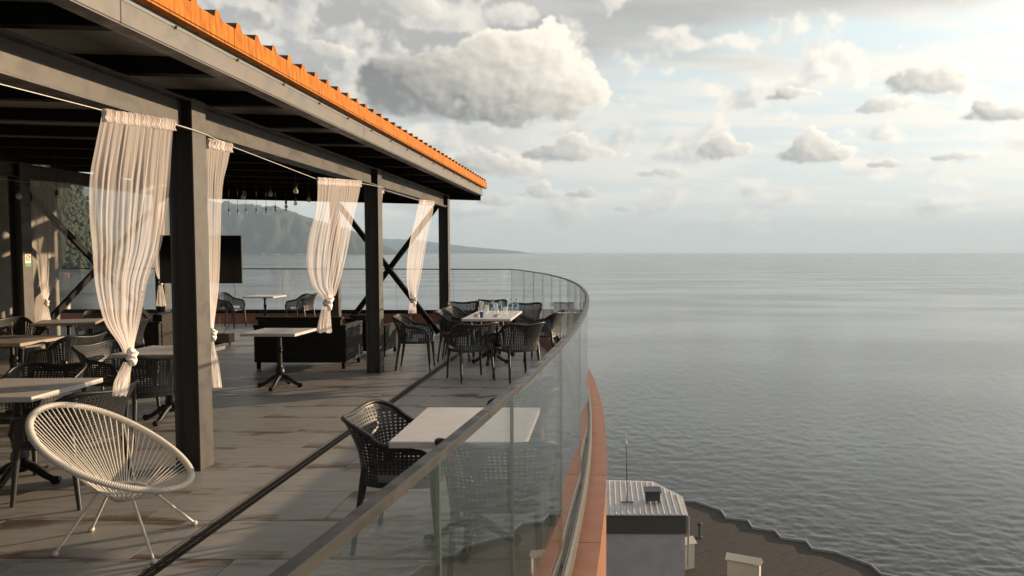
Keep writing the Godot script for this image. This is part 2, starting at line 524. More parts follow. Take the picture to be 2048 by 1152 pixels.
func make_materials() -> void:
	mat("steel_paint", lin(0.066, 0.063, 0.059), 0.5)
	rough_tex(M.steel_paint, noise(0.02, 4, 3), 0.38, 0.6, 0.7)
	mat("black_steel", lin(0.012, 0.012, 0.011), 0.65, 0.0, 0.25)
	mat("fascia_grey", lin(0.13, 0.122, 0.114), 0.45)
	rough_tex(M.fascia_grey, noise(0.03, 4, 5), 0.35, 0.6, 0.6)
	mat("flashing_sky_tint", lin(0.20, 0.235, 0.26), 0.35)  # blue in the paint stands in for sky light on this strip
	mat("ceiling_board", lin(0.26, 0.25, 0.23), 0.7)
	mat("orange_metal", Color.WHITE, 0.65, 0.0, 0.25)
	colour_tex(M.orange_metal, noise(0.02, 5, 11), lin(0.30, 0.098, 0.012), lin(0.56, 0.19, 0.022), 0.9)
	M.orange_metal.uv1_scale = Vector3(1.2, 0.35, 1.6)
	mat("roof_sheet", lin(0.09, 0.055, 0.04), 0.6)  # dark tint stands in for shade on the rib sides
	mat("wall_paint", Color.WHITE, 0.85)
	colour_tex(M.wall_paint, noise(0.01, 4, 15), lin(0.20, 0.185, 0.165), lin(0.235, 0.22, 0.195), 0.5)
	mat("shade_wall", lin(0.035, 0.033, 0.03), 0.6)  # dark so the added rear wall throws little light back
	mat("grout", lin(0.05, 0.046, 0.042), 0.9)
	for k in 8:
		var m := mat("tile%d" % k, Color.WHITE, 0.42)
		m.albedo_texture = tile_texture(100 + k * 7)
	mat("drain", lin(0.02, 0.02, 0.02), 0.45)
	mat("drain_edge", lin(0.25, 0.23, 0.2), 0.4, 0.8)
	mat("handrail", lin(0.034, 0.034, 0.033), 0.36, 0.0, 0.35)
	rough_tex(M.handrail, noise(0.03, 4, 8), 0.3, 0.5, 1.5)
	mat("channel", lin(0.07, 0.071, 0.062), 0.34, 0.0)
	rough_tex(M.channel, noise(0.03, 4, 9), 0.35, 0.55, 2.0)
	var g := mat("glass", Color(0.50, 0.60, 0.56, 0.02), 0.02)
	g.transparency = BaseMaterial3D.TRANSPARENCY_ALPHA
	mat("glass_edge", lin(0.13, 0.17, 0.13), 0.2)
	mat("seal", lin(0.015, 0.015, 0.015), 0.5)
	mat("coping", Color.WHITE, 0.5)
	colour_tex(M.coping, noise(0.012, 4, 19), lin(0.22, 0.082, 0.040), lin(0.27, 0.105, 0.052), 0.8)
	mat("coping_gap", lin(0.03, 0.02, 0.016), 0.9)
	var cu := mat("voile", lin(0.80, 0.74, 0.715, 0.34), 0.95)
	cu.transparency = BaseMaterial3D.TRANSPARENCY_ALPHA
	cu.backlight = lin(0.5, 0.46, 0.42)
	var ch := mat("voile_thick", lin(0.80, 0.74, 0.715), 0.95)
	ch.backlight = lin(0.35, 0.32, 0.29)
	mat("wire", lin(0.75, 0.74, 0.72), 0.4)
	mat("resin", lin(0.028, 0.031, 0.033), 0.42)
	mat("table_top", Color.WHITE, 0.38)
	colour_tex(M.table_top, noise(0.006, 5, 25), lin(0.60, 0.575, 0.55), lin(0.66, 0.635, 0.61), 1.4)
	mat("table_top_sun_brown", Color.WHITE, 0.4)  # brown streaks stand in for sun and reflection on a pale top
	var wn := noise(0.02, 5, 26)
	colour_tex(M.table_top_sun_brown, wn, lin(0.30, 0.245, 0.19), lin(0.42, 0.36, 0.29), 1.0)
	M.table_top_sun_brown.uv1_scale = Vector3(0.7, 2.0, 4.0)
	mat("cast_iron", lin(0.014, 0.014, 0.014), 0.4, 0.2)
	mat("cord_white", lin(0.66, 0.615, 0.545), 0.55)
	mat("white_rod", lin(0.7, 0.66, 0.6), 0.35)
	mat("bulb_glass", lin(0.62, 0.6, 0.56, 0.55), 0.08)
	M.bulb_glass.transparency = BaseMaterial3D.TRANSPARENCY_ALPHA
	mat("socket", lin(0.012, 0.012, 0.012), 0.5)
	mat("screen", lin(0.005, 0.007, 0.012), 0.12, 0.0, 0.4)
	mat("wicker", lin(0.011, 0.010, 0.009), 0.6)
	mat("cushion", lin(0.02, 0.019, 0.018), 0.9)
	mat("box_tan", lin(0.22, 0.17, 0.10), 0.7)
	mat("clear_plastic", Color(0.80, 0.90, 0.96, 0.16), 0.06)
	M.clear_plastic.transparency = BaseMaterial3D.TRANSPARENCY_ALPHA
	mat("bottle_label", lin(0.06, 0.20, 0.42), 0.5)
	mat("bottle_cap", lin(0.03, 0.10, 0.30), 0.45)
	mat("tumbler", Color(0.92, 0.95, 0.95, 0.12), 0.04)
	M.tumbler.transparency = BaseMaterial3D.TRANSPARENCY_ALPHA
	mat("cup_blue", lin(0.05, 0.07, 0.22), 0.5)
	mat("plate_white", lin(0.66, 0.64, 0.6), 0.3)
	mat("food", lin(0.10, 0.07, 0.02), 0.8)
	mat("sign_white", lin(0.72, 0.68, 0.55), 0.5)
	mat("sign_green", lin(0.10, 0.26, 0.16), 0.5)
	mat("sign_ink", lin(0.05, 0.06, 0.05), 0.6)
	# lower roofs
	mat("white_roof", Color.WHITE, 0.5)
	colour_tex(M.white_roof, noise(0.01, 4, 35), lin(0.42, 0.40, 0.385), lin(0.52, 0.50, 0.48), 0.25)
	mat("render_wall", Color.WHITE, 0.9)
	colour_tex(M.render_wall, noise(0.012, 5, 37), lin(0.41, 0.395, 0.395), lin(0.47, 0.455, 0.455), 0.2)
	mat("grey_band", lin(0.085, 0.082, 0.07), 0.6)
	mat("bitumen", Color.WHITE, 0.85)
	colour_tex(M.bitumen, noise(0.02, 5, 39), lin(0.036, 0.031, 0.026), lin(0.052, 0.044, 0.037), 0.3)
	mat("roof_trim", lin(0.36, 0.37, 0.37), 0.4, 0.4)
	mat("unit_grey", lin(0.05, 0.055, 0.062), 0.5)
	mat("cream_vent", lin(0.50, 0.47, 0.40), 0.7)
	# water
	var sea := mat("sea_water", lin(0.042, 0.051, 0.052), 0.14, 0.0, 0.43)
	# calm and ruffled patches
	rough_tex(sea, noise(0.012, 5, 63), 0.12, 0.20, 0.004)
	sea.uv1_scale = Vector3(0.0016, 0.004, 0.0042)
	mat("hill_far", lin(0.024, 0.033, 0.015), 0.95)
	mat("hill_near", Color.WHITE, 0.95)
	colour_tex(M.hill_near, noise(0.03, 5, 71), lin(0.016, 0.024, 0.01), lin(0.032, 0.042, 0.02), 0.008)
	mat("leaf", Color.WHITE, 0.9)
	M.leaf.vertex_color_use_as_albedo = true
	mat("house_wall", lin(0.5, 0.46, 0.4), 0.8)
	mat("house_roof", lin(0.30, 0.10, 0.07), 0.8)

# ------------------------------------------------------------------ sea and hills
func make_sea() -> void:
	# far water: flat sheet to the horizon
	var mb := MB.new()
	var e := 25000.0
	mb.face(Vector3(-e, SEA_Y - 0.45, 400), Vector3(e, SEA_Y - 0.45, 400), Vector3(e, SEA_Y - 0.45, -e), Vector3(-e, SEA_Y - 0.45, -e), Vector3.UP)
	var sea := setting("sea", mb.done(), M.sea_water, "grey sea reaching to the horizon")
	# near water: real waves on a fan-shaped grid that widens with distance
	var n1 := noise(1.0, 2, 81)
	var n2 := noise(1.0, 3, 82)
	var n3 := noise(1.0, 2, 83)
	var gust := noise(0.012, 3, 84)
	var rows := 400
	var cols := 620
	var a0 := deg_to_rad(-20.0)
	var a1 := deg_to_rad(40.0)
	var vs := PackedVector3Array()
	var ns := PackedVector3Array()
	vs.resize((rows + 1) * (cols + 1))
	ns.resize((rows + 1) * (cols + 1))
	var cr := cos(0.22)
	var sr := sin(0.22)
	for i in rows + 1:
		var r := 1.0 / lerpf(1.0 / 36.0, 1.0 / 620.0, float(i) / rows)
		var cell := r * r / (25.8 * 1.0) / rows * 25.8 * (1.0 / 36.0 - 1.0 / 620.0)
		var fine := clampf(2.5 / maxf(cell, 0.01), 0.0, 1.0)
		var swell := clampf(6.0 / maxf(cell, 0.01), 0.0, 1.0) * (1.0 - smoothstep(420.0, 600.0, r))
		for j in cols + 1:
			var a := lerpf(a0, a1, float(j) / cols)
			var x := sin(a) * r
			var z := -cos(a) * r
			var u := x * cr + z * sr
			var w := -x * sr + z * cr
			var k := 0.75 + 0.6 * gust.get_noise_2d(x, z * 2.0)
			var hh := 0.035 * swell * n1.get_noise_2d(u / 5.0, w / 2.0)
			hh += 0.058 * k * fine * n2.get_noise_2d(u / 2.2 + 50.0, w / 0.95)
			hh += 0.022 * k * fine * fine * n3.get_noise_2d(u / 1.1, w / 0.62 + 9.0)
			vs[i * (cols + 1) + j] = Vector3(x, SEA_Y + hh, z)
	for i in rows + 1:
		for j in cols + 1:
			var du := vs[i * (cols + 1) + mini(j + 1, cols)] - vs[i * (cols + 1) + maxi(j - 1, 0)]
			var dv := vs[mini(i + 1, rows) * (cols + 1) + j] - vs[maxi(i - 1, 0) * (cols + 1) + j]
			ns[i * (cols + 1) + j] = du.cross(dv).normalized()
	if ns[700].y < 0.0:
		for i in ns.size():
			ns[i] = -ns[i]
	var ix := PackedInt32Array()
	ix.resize(rows * cols * 6)
	var q := 0
	for i in rows:
		for j in cols:
			var o := i * (cols + 1) + j
			ix[q] = o; ix[q + 1] = o + cols + 1; ix[q + 2] = o + cols + 2
			ix[q + 3] = o; ix[q + 4] = o + cols + 2; ix[q + 5] = o + 1
			q += 6
	var arr := []
	arr.resize(Mesh.ARRAY_MAX)
	arr[Mesh.ARRAY_VERTEX] = vs
	arr[Mesh.ARRAY_NORMAL] = ns
	arr[Mesh.ARRAY_INDEX] = ix
	var m := ArrayMesh.new()
	m.add_surface_from_arrays(Mesh.PRIMITIVE_TRIANGLES, arr)
	var near := part("water_surface", m, M.sea_water, sea)
	near.set_meta("kind", "stuff")

# a chain of hills from (azimuth, elevation of the ridge as seen from the terrace) at a distance
func hill_range(called: String, prof: Array, dist: float, deep: float, m: Material, sd: int, label: String) -> void:
	var nz := noise(1.0, 5, sd)
	var rows := []
	var steps := 150
	var depth := 16
	for i in depth + 1:
		var line := []
		var t := float(i) / depth
		for j in steps + 1:
			var az := lerpf(prof[0][0], prof[prof.size() - 1][0], float(j) / steps)
			var el := 0.0
			for k in prof.size() - 1:
				if az >= prof[k][0] and az <= prof[k + 1][0]:
					el = lerpf(prof[k][1], prof[k + 1][1], (az - prof[k][0]) / (prof[k + 1][0] - prof[k][0]))
			var a := deg_to_rad(az)
			var d := dist + deep * t
			var top := maxf((dist + deep * 0.6) * tan(deg_to_rad(el)) + 26.0, 0.0)
			var form := sin(minf(t / 0.6, 1.0) * PI / 2.0) if t < 0.6 else 1.0 - (t - 0.6) * 0.6
			var rough := nz.get_noise_2d(az * 1.1, t * 4.0) * 0.20 * sin(clampf(t / 0.6, 0.0, 1.0) * PI) + nz.get_noise_2d(az * 4.0 + 30.0, t * 9.0) * 0.05
			line.append(Vector3(sin(a) * d, SEA_Y - 2.0 + top * maxf(form + rough, 0.0), -cos(a) * d))
		rows.append(line)
	var mb := MB.new()
	mb.sheet(rows, false, false)
	if mb.n[300].y < 0.0:
		mb = MB.new()
		mb.sheet(rows, false, true)
	setting(called, mb.done(), m, label)

func make_hills() -> void:
	hill_range("mountain", [[-52.0, 5.6], [-40.0, 4.9], [-33.0, 4.1], [-29.5, 3.6], [-26.5, 3.32], [-24.4, 3.3], [-23.4, 3.0], [-22.0, 2.5], [-20.5, 2.1], [-19.0, 1.6], [-17.7, 1.0], [-16.3, 0.35], [-15.2, -0.2]], 9000.0, 2600.0, M.hill_far, 91, "long hazy blue mountain sloping down into the sea")
	hill_range("mountain_range", [[-30.0, 1.0], [-22.6, 0.98], [-17.0, 1.04], [-14.5, 0.98], [-13.0, 0.78], [-11.7, 0.62], [-10.3, 0.44], [-8.0, 0.26], [-6.5, 0.10], [-5.2, -0.1]], 21000.0, 2500.0, M.hill_far, 92, "faint low mountain range fading out on the horizon")
	# wooded hillside across the bay
	var nz := noise(0.004, 5, 95)
	var rows := []
	var spots := []
	for i in 61:
		var line := []
		for j in 61:
			var az := lerpf(-47.0, -33.3, j / 60.0)
			var d := lerpf(1090.0, 2100.0, i / 60.0)
			var a := deg_to_rad(az)
			var x := sin(a) * d
			var z := -cos(a) * d
			var flank := clampf((-33.3 - az) / 6.0, 0.0, 1.0)
			var up := (d - 1090.0) / 700.0
			var y := SEA_Y - 2.0 + 330.0 * pow(clampf(up, 0.0, 1.2), 0.75) * smoothstep(0.0, 1.0, flank) * (1.0 + 0.5 * nz.get_noise_2d(x, z))
			line.append(Vector3(x, y, z))
			if y > SEA_Y + 4.0:
				spots.append(Vector3(x, y, z))
		rows.append(line)
	var mb := MB.new()
	mb.sheet(rows, false, false)
	if mb.n[300].y < 0.0:
		mb = MB.new()
		mb.sheet(rows, false, true)
	setting("hillside", mb.done(), M.hill_near, "steep green wooded hillside across the bay")
	# the wood on it
	var crown := MB.new()
	var bump := noise(1.1, 2, 97)
	var ring_rows := []
	for i in 6:
		var line := []
		var th := PI * i / 5.0
		for j in 8:
			var ph := TAU * j / 8.0
			var p := Vector3(sin(th) * cos(ph), cos(th), sin(th) * sin(ph))
			line.append(p * (1.0 + 0.35 * bump.get_noise_3d(p.x * 2.0, p.y * 2.0, p.z * 2.0)))
		ring_rows.append(line)
	crown.sheet(ring_rows, true, true)
	var mm := MultiMesh.new()
	mm.transform_format = MultiMesh.TRANSFORM_3D
	mm.use_colors = true
	mm.mesh = crown.done()
	var count := 30000
	mm.instance_count = count
	rng.seed = 5
	for i in count:
		var k: Vector3 = spots[rng.randi() % spots.size()]
		var s := rng.randf_range(1.8, 4.2)
		var p := k + Vector3(rng.randf_range(-9, 9), rng.randf_range(-1, 2.5), rng.randf_range(-9, 9))
		mm.set_instance_transform(i, Transform3D(Basis(Vector3.UP, rng.randf() * TAU).scaled(Vector3(s, s * rng.randf_range(0.8, 1.4), s)), p))
		var t := rng.randf()
		mm.set_instance_color(i, [Color(0.02, 0.032, 0.012), Color(0.03, 0.038, 0.014), Color(0.024, 0.04, 0.016)][i % 3])
	var mi := MultiMeshInstance3D.new()
	mi.name = numbered("forest")
	mi.multimesh = mm
	mi.material_override = M.leaf
	add_child(mi)
	mi.set_meta("kind", "stuff")
	tag(mi, "dark green wood covering the hillside across the bay", "forest")
	# houses at the foot of the hill
	var spots2 := [[Vector3(-238.0, SEA_Y, -320.0), 0.3, "red roofed white house on the shore below the terrace"], [Vector3(-247.0, SEA_Y, -333.0), 0.9, "smaller red roofed house behind the shore house"], [Vector3(-560.0, SEA_Y, -757.0), 0.5, "sunlit orange roofed boathouse on the far water's edge"]]
	for q in spots2:
		var h := thing("shore_house", q[2], "house", q[0], q[1], "houses on the shore")
		var big := 0.45 if q[0].z > -500.0 else 0.6
		var b := MB.new()
		b.box(Vector3(0, 1.6 * big, 0), Vector3(7, 5.2, 4.5) * big, 0.05)
		part("wall", b.done(), M.house_wall if q[0].z > -500.0 else M.box_tan, h)
		b = MB.new()
		var y0 := 4.1 * big
		var y1 := 6.4 * big
		var hx := 3.9 * big
		var hz := 2.7 * big
		b.face(Vector3(-hx, y0, hz), Vector3(hx, y0, hz), Vector3(hx, y1, 0), Vector3(-hx, y1, 0), Vector3(0, 1, 1))
		b.face(Vector3(-hx, y0, -hz), Vector3(hx, y0, -hz), Vector3(hx, y1, 0), Vector3(-hx, y1, 0), Vector3(0, 1, -1))
		b.ftri(Vector3(-hx, y0, hz), Vector3(-hx, y0, -hz), Vector3(-hx, y1, 0), Vector3(-1, 0, 0))
		b.ftri(Vector3(hx, y0, hz), Vector3(hx, y0, -hz), Vector3(hx, y1, 0), Vector3(1, 0, 0))
		b.face(Vector3(-hx, y0, hz), Vector3(hx, y0, hz), Vector3(hx, y0, -hz), Vector3(-hx, y0, -hz), Vector3.DOWN)
		part("roof", b.done(), M.house_roof, h)

# ------------------------------------------------------------------ terrace
func arc_band(r0: float, r1: float, z0: float, z1: float, step := 0.25) -> PackedVector2Array:
	var p := PackedVector2Array()
	var k := maxi(1, int(ceil(absf(z1 - z0) / step)))
	for i in k + 1:
		var z := lerpf(z0, z1, float(i) / k)
		p.append(Vector2(arc_x(z, r1), z))
	for i in k + 1:
		var z := lerpf(z1, z0, float(i) / k)
		p.append(Vector2(arc_x(z, r0), z))
	return p

func make_terrace() -> void:
	# the slab under the tiles, with its curved edge
	var mb := MB.new()
	var plan := PackedVector2Array([Vector2(-14.0, BACK_Z + 0.1), Vector2(-14.0, 6.0)])
	for i in 61:
		var z := lerpf(6.0, BACK_Z + 0.1, i / 60.0)
		plan.append(Vector2(arc_x(z, RR - 0.11), z))
	mb.prism(plan, -0.3, -0.006)
	var floor_node := setting("terrace_floor", mb.done(), M.grout, "terrace floor of long rust-streaked greige tiles")
	# tiles: 0.6 m courses, 1.2 m long, cut at the drain and at the kerb
	var inner := PackedVector2Array([Vector2(-2.452, BACK_Z + 0.1), Vector2(-2.452, 0.5)])
	for i in 41:
		var z := lerpf(0.5, BACK_Z + 0.1, i / 40.0)
		inner.append(Vector2(arc_x(z, RR - 0.115), z))
	var outer := PackedVector2Array([Vector2(-10.0, BACK_Z + 0.1), Vector2(-2.572, BACK_Z + 0.1), Vector2(-2.572, 0.5), Vector2(-10.0, 0.5)])
	rng.seed = 11
	for row in range(-7, 23):
		var z1 := -4.727 - 0.6 * row
		var z0 := z1 - 0.6
		var shift := [0.0, 0.62, 0.28, 0.9][posmod(row, 4)] as float
		for col in range(-8, 2):
			var x0 := -1.85 + 1.2 * col - shift * 1.0
			if row == 0:
				x0 = -1.85 + 1.2 * col
			var rect := PackedVector2Array([Vector2(x0 + 0.0025, z0 + 0.0025), Vector2(x0 + 1.1975, z0 + 0.0025), Vector2(x0 + 1.1975, z1 - 0.0025), Vector2(x0 + 0.0025, z1 - 0.0025)])
			var which: int = rng.randi() % 8
			var flip := Vector2(rng.randi() % 2, rng.randi() % 2)
			for zone in [inner, outer]:
				for poly: PackedVector2Array in Geometry2D.intersect_polygons(rect, zone):
					if poly.size() < 3:
						continue
					var t := MB.new()
					t.prism(poly, -0.005, rng.randf_range(-0.0004, 0.0004))
					for i in t.v.size():
						var u := Vector2((t.v[i].x - x0) / 1.2, (t.v[i].z - z0) / 0.6)
						t.uv[i] = Vector2(absf(flip.x - u.x), absf(flip.y - u.y)) * 0.97 + Vector2(0.015, 0.015)
					part("tile", t.done(), M["tile%d" % which], floor_node)
	# beyond the wall on the left, plain paving
	mb = MB.new()
	mb.prism(PackedVector2Array([Vector2(-14.0, BACK_Z + 0.1), Vector2(-10.004, BACK_Z + 0.1), Vector2(-10.004, 6.0), Vector2(-14.0, 6.0)]), -0.005, 0.0)
	part("paving", mb.done(), M.shade_wall, floor_node)
	# drain
	var dr := thing("drain_channel", "black slotted drainage channel running along the tiled floor", "drain", Vector3(-2.512, 0, 0))
	mb = MB.new()
	mb.box(Vector3(0, -0.012, -9.0), Vector3(0.116, 0.004, 19.0))
	part("trough", mb.done(), M.seal, dr)
	for s: float in [-1.0, 1.0]:
		mb = MB.new()
		mb.box(Vector3(s * 0.0545, -0.0025, -9.0), Vector3(0.007, 0.012, 19.0), 0.001)
		part("edge_strip", mb.done(), M.drain_edge, dr)
	mb = MB.new()
	for s: float in [-1.0, 0.0, 1.0]:
		mb.box(Vector3(s * 0.042, -0.0035, -9.0), Vector3(0.012 if s != 0.0 else 0.008, 0.007, 19.0))
	for i in 760:
		mb.box(Vector3(0, -0.0042, 0.4 - i * 0.025), Vector3(0.096, 0.006, 0.011))
	var gr := part("grate", mb.done(), M.drain, dr)
	gr.set_meta("kind", "stuff")
	# the building that carries the terrace
	var bd := thing("terrace_building", "curved terrace building edge clad in terracotta panels, above the water", "building")
	mb = MB.new()
	var body := PackedVector2Array([Vector2(-30.0, BACK_Z - 0.12), Vector2(-30.0, 14.0)])
	for i in 81:
		var z := lerpf(14.0, BACK_Z - 0.12, i / 80.0)
		body.append(Vector2(arc_x(z, RR + 0.128), z))
	mb.prism(body, SEA_Y - 2.0, -0.31)
	part("core", mb.done(), M.coping_gap, bd)
	var joints := []
	var zj := 2.05
	while zj > BACK_Z + 0.8:
		joints.append(zj)
		zj -= 1.163
	joints.append(BACK_Z - 0.12)
	for i in joints.size() - 1:
		var za: float = joints[i] - 0.003
		var zb: float = joints[i + 1] + 0.003
		mb = MB.new()
		mb.prism(arc_band(RR - 0.108, RR + 0.155, za, zb), 0.222, 0.25)
		mb.prism(arc_band(RR - 0.108, RR - 0.095, za, zb), -0.006, 0.2215)
		part("coping_panel", mb.done(), M.coping, bd)
		for k in 3:
			mb = MB.new()
			mb.prism(arc_band(RR + 0.1315, RR + 0.152, za, zb), 0.216 - (k + 1) * 1.1 + 0.006, 0.216 - k * 1.1)
			part("facade_panel", mb.done(), M.coping, bd)
	# straight kerb at the far end
	for i in 10:
		var xa := arc_x(BACK_Z, RR - 0.108) - 1.19 * i - (0.0 if i == 0 else 0.003)
		var xb := arc_x(BACK_Z, RR - 0.108) - 1.19 * (i + 1) + 0.003
		mb = MB.new()
		mb.box(Vector3((xa + xb) / 2.0, 0.236, BACK_Z - 0.005), Vector3(xa - xb, 0.028, 0.23), 0.002)
		mb.box(Vector3((xa + xb) / 2.0, 0.108, BACK_Z + 0.093), Vector3(xa - xb, 0.226, 0.012), 0.002)
		part("coping_panel", mb.done(), M.coping, bd)

func make_balustrade() -> void:
	var bl := thing("glass_balustrade", "curved frameless glass balustrade with grey metal handrail along the terrace edge", "balustrade")
	# handrail: flat bar following the curve, then straight across the far end
	var rail := []
	for i in 97:
		var z := lerpf(3.0, BACK_Z, i / 96.0)
		rail.append(Vector3(arc_x(z, RR), 0, z))
	var seg := func(path: Array, w: float, y0: float, y1: float, bev: float) -> MB:
		var mb := MB.new()
		var rows := []
		for i in path.size():
			var a: Vector3 = path[maxi(i - 1, 0)]
			var b: Vector3 = path[mini(i + 1, path.size() - 1)]
			var d := (b - a).normalized()
			var s := Vector3(-d.z, 0, d.x)
			var p: Vector3 = path[i]
			rows.append([p + s * (w / 2) + Vector3.UP * (y0), p + s * (w / 2) + Vector3.UP * (y1 - bev), p + s * (w / 2 - bev) + Vector3.UP * y1, p - s * (w / 2 - bev) + Vector3.UP * y1, p - s * (w / 2) + Vector3.UP * (y1 - bev), p - s * (w / 2) + Vector3.UP * y0])
		for i in rows.size() - 1:
			var mid: Vector3 = (path[i] + path[i + 1]) / 2.0 + Vector3.UP * (y0 + y1) / 2.0
			for k in 6:
				var l := (k + 1) % 6
				var c: Vector3 = (rows[i][k] + rows[i][l] + rows[i + 1][k] + rows[i + 1][l]) / 4.0
				mb.face(rows[i][k], rows[i][l], rows[i + 1][l], rows[i + 1][k], c - mid)
		for e: int in [0, path.size() - 1]:
			var o: Vector3 = path[0] - path[1] if e == 0 else path[e] - path[e - 1]
			var r: Array = rows[e]
			mb.face(r[0], r[1], r[4], r[5], o)
			mb.face(r[1], r[2], r[3], r[4], o)
		return mb
	var corner: Vector3 = rail[rail.size() - 1]
	var back := [corner + Vector3(0.02, 0, 0), corner + Vector3(-4.0, 0, 0), corner + Vector3(-8.0, 0, 0), corner + Vector3(-11.6, 0, 0)]
	# handrail in lengths with hairline joints
	var cuts := [0, 22, 36, 58, 78, 96]
	for k in cuts.size() - 1:
		var piece: Array = rail.slice(cuts[k], cuts[k + 1] + 1)
		if k < cuts.size() - 2:
			piece[piece.size() - 1] = piece[piece.size() - 1].lerp(piece[piece.size() - 2], 0.012)
		part("handrail", seg.call(piece, 0.029, 1.356, 1.376, 0.003).done(), M.handrail, bl)
	part("handrail", seg.call(back, 0.029, 1.352, 1.376, 0.003).done(), M.handrail, bl)
	part("base_channel", seg.call(rail, 0.075, 0.2505, 0.345, 0.012).done(), M.channel, bl)
	part("base_channel", seg.call(back, 0.075, 0.2505, 0.345, 0.012).done(), M.black_steel, bl)  # same channel, coloured black for the shade at the far end
	for s: float in [-1.0, 1.0]:
		var strip := []
		for i in 97:
			var z := lerpf(3.0, BACK_Z, i / 96.0)
			strip.append(Vector3(arc_x(z, RR + s * 0.013), 0, z))
		part("gasket", seg.call(strip, 0.010, 0.34, 0.352, 0.002).done(), M.seal, bl)
	# panes
	var js := [2.9, 1.85, 0.75, -0.35, -1.47, -2.15, -3.27, -4.40, -5.50, -6.62, -7.74, -8.86, -9.98, -11.1, -12.22, -13.34, -14.46, -15.58, -16.7, BACK_Z]
	for i in js.size() - 1:
		var a := arc_p(js[i] - 0.004, RR, 0.0)
		var b := arc_p(js[i + 1] + 0.004, RR, 0.0)
		pane(bl, a, b)
	var xs := corner.x - 0.03
	for i in 8:
		pane(bl, Vector3(xs - i * 1.42 - 0.006, 0, BACK_Z), Vector3(xs - (i + 1) * 1.42 + 0.006, 0, BACK_Z))

func pane(bl: Node3D, a: Vector3, b: Vector3) -> void:
	var mb := MB.new()
	var up := Vector3.UP * 0.848
	mb.bar(a + up, b + up, 0.010, 1.012, 0.0)
	var p := part("glass_pane", mb.done(), M.glass, bl)
	var d := (b - a).normalized() * 0.0012
	for e in [a - d, b + d]:
		mb = MB.new()
		mb.box(e + up, Vector3(0.0096, 1.006, 0.0018), 0.0, Basis(Vector3.UP, atan2(d.x, d.z)))
		part("pane_edge", mb.done(), M.glass_edge, p)

# ------------------------------------------------------------------ pavilion
const COL_Z := [-1.05, -5.81, -10.57, -15.33]

func i_beam(mb: MB, a: Vector3, b: Vector3, w: float, h: float) -> void:
	# a, b: ends of the bottom centre line
	mb.bar(a + Vector3.UP * 0.007, b + Vector3.UP * 0.007, w, 0.014, 0.002)
	mb.bar(a + Vector3.UP * (h - 0.007), b + Vector3.UP * (h - 0.007), w, 0.014, 0.002)
	mb.bar(a + Vector3.UP * h / 2.0, b + Vector3.UP * h / 2.0, 0.03, h - 0.03)

func h_column(mb: MB, at: Vector3, h: float) -> void:
	# rolled H section, its flanges facing the sea and the house
	for s: float in [-1.0, 1.0]:
		mb.box(at + Vector3(s * 0.093, h / 2.0, 0), Vector3(0.014, h, 0.2), 0.002)
	mb.box(at + Vector3(0, h / 2.0, 0), Vector3(0.172, h, 0.01))

func roof_y(x: float) -> float:
	return 3.01 + (-3.3 - x) * 0.026

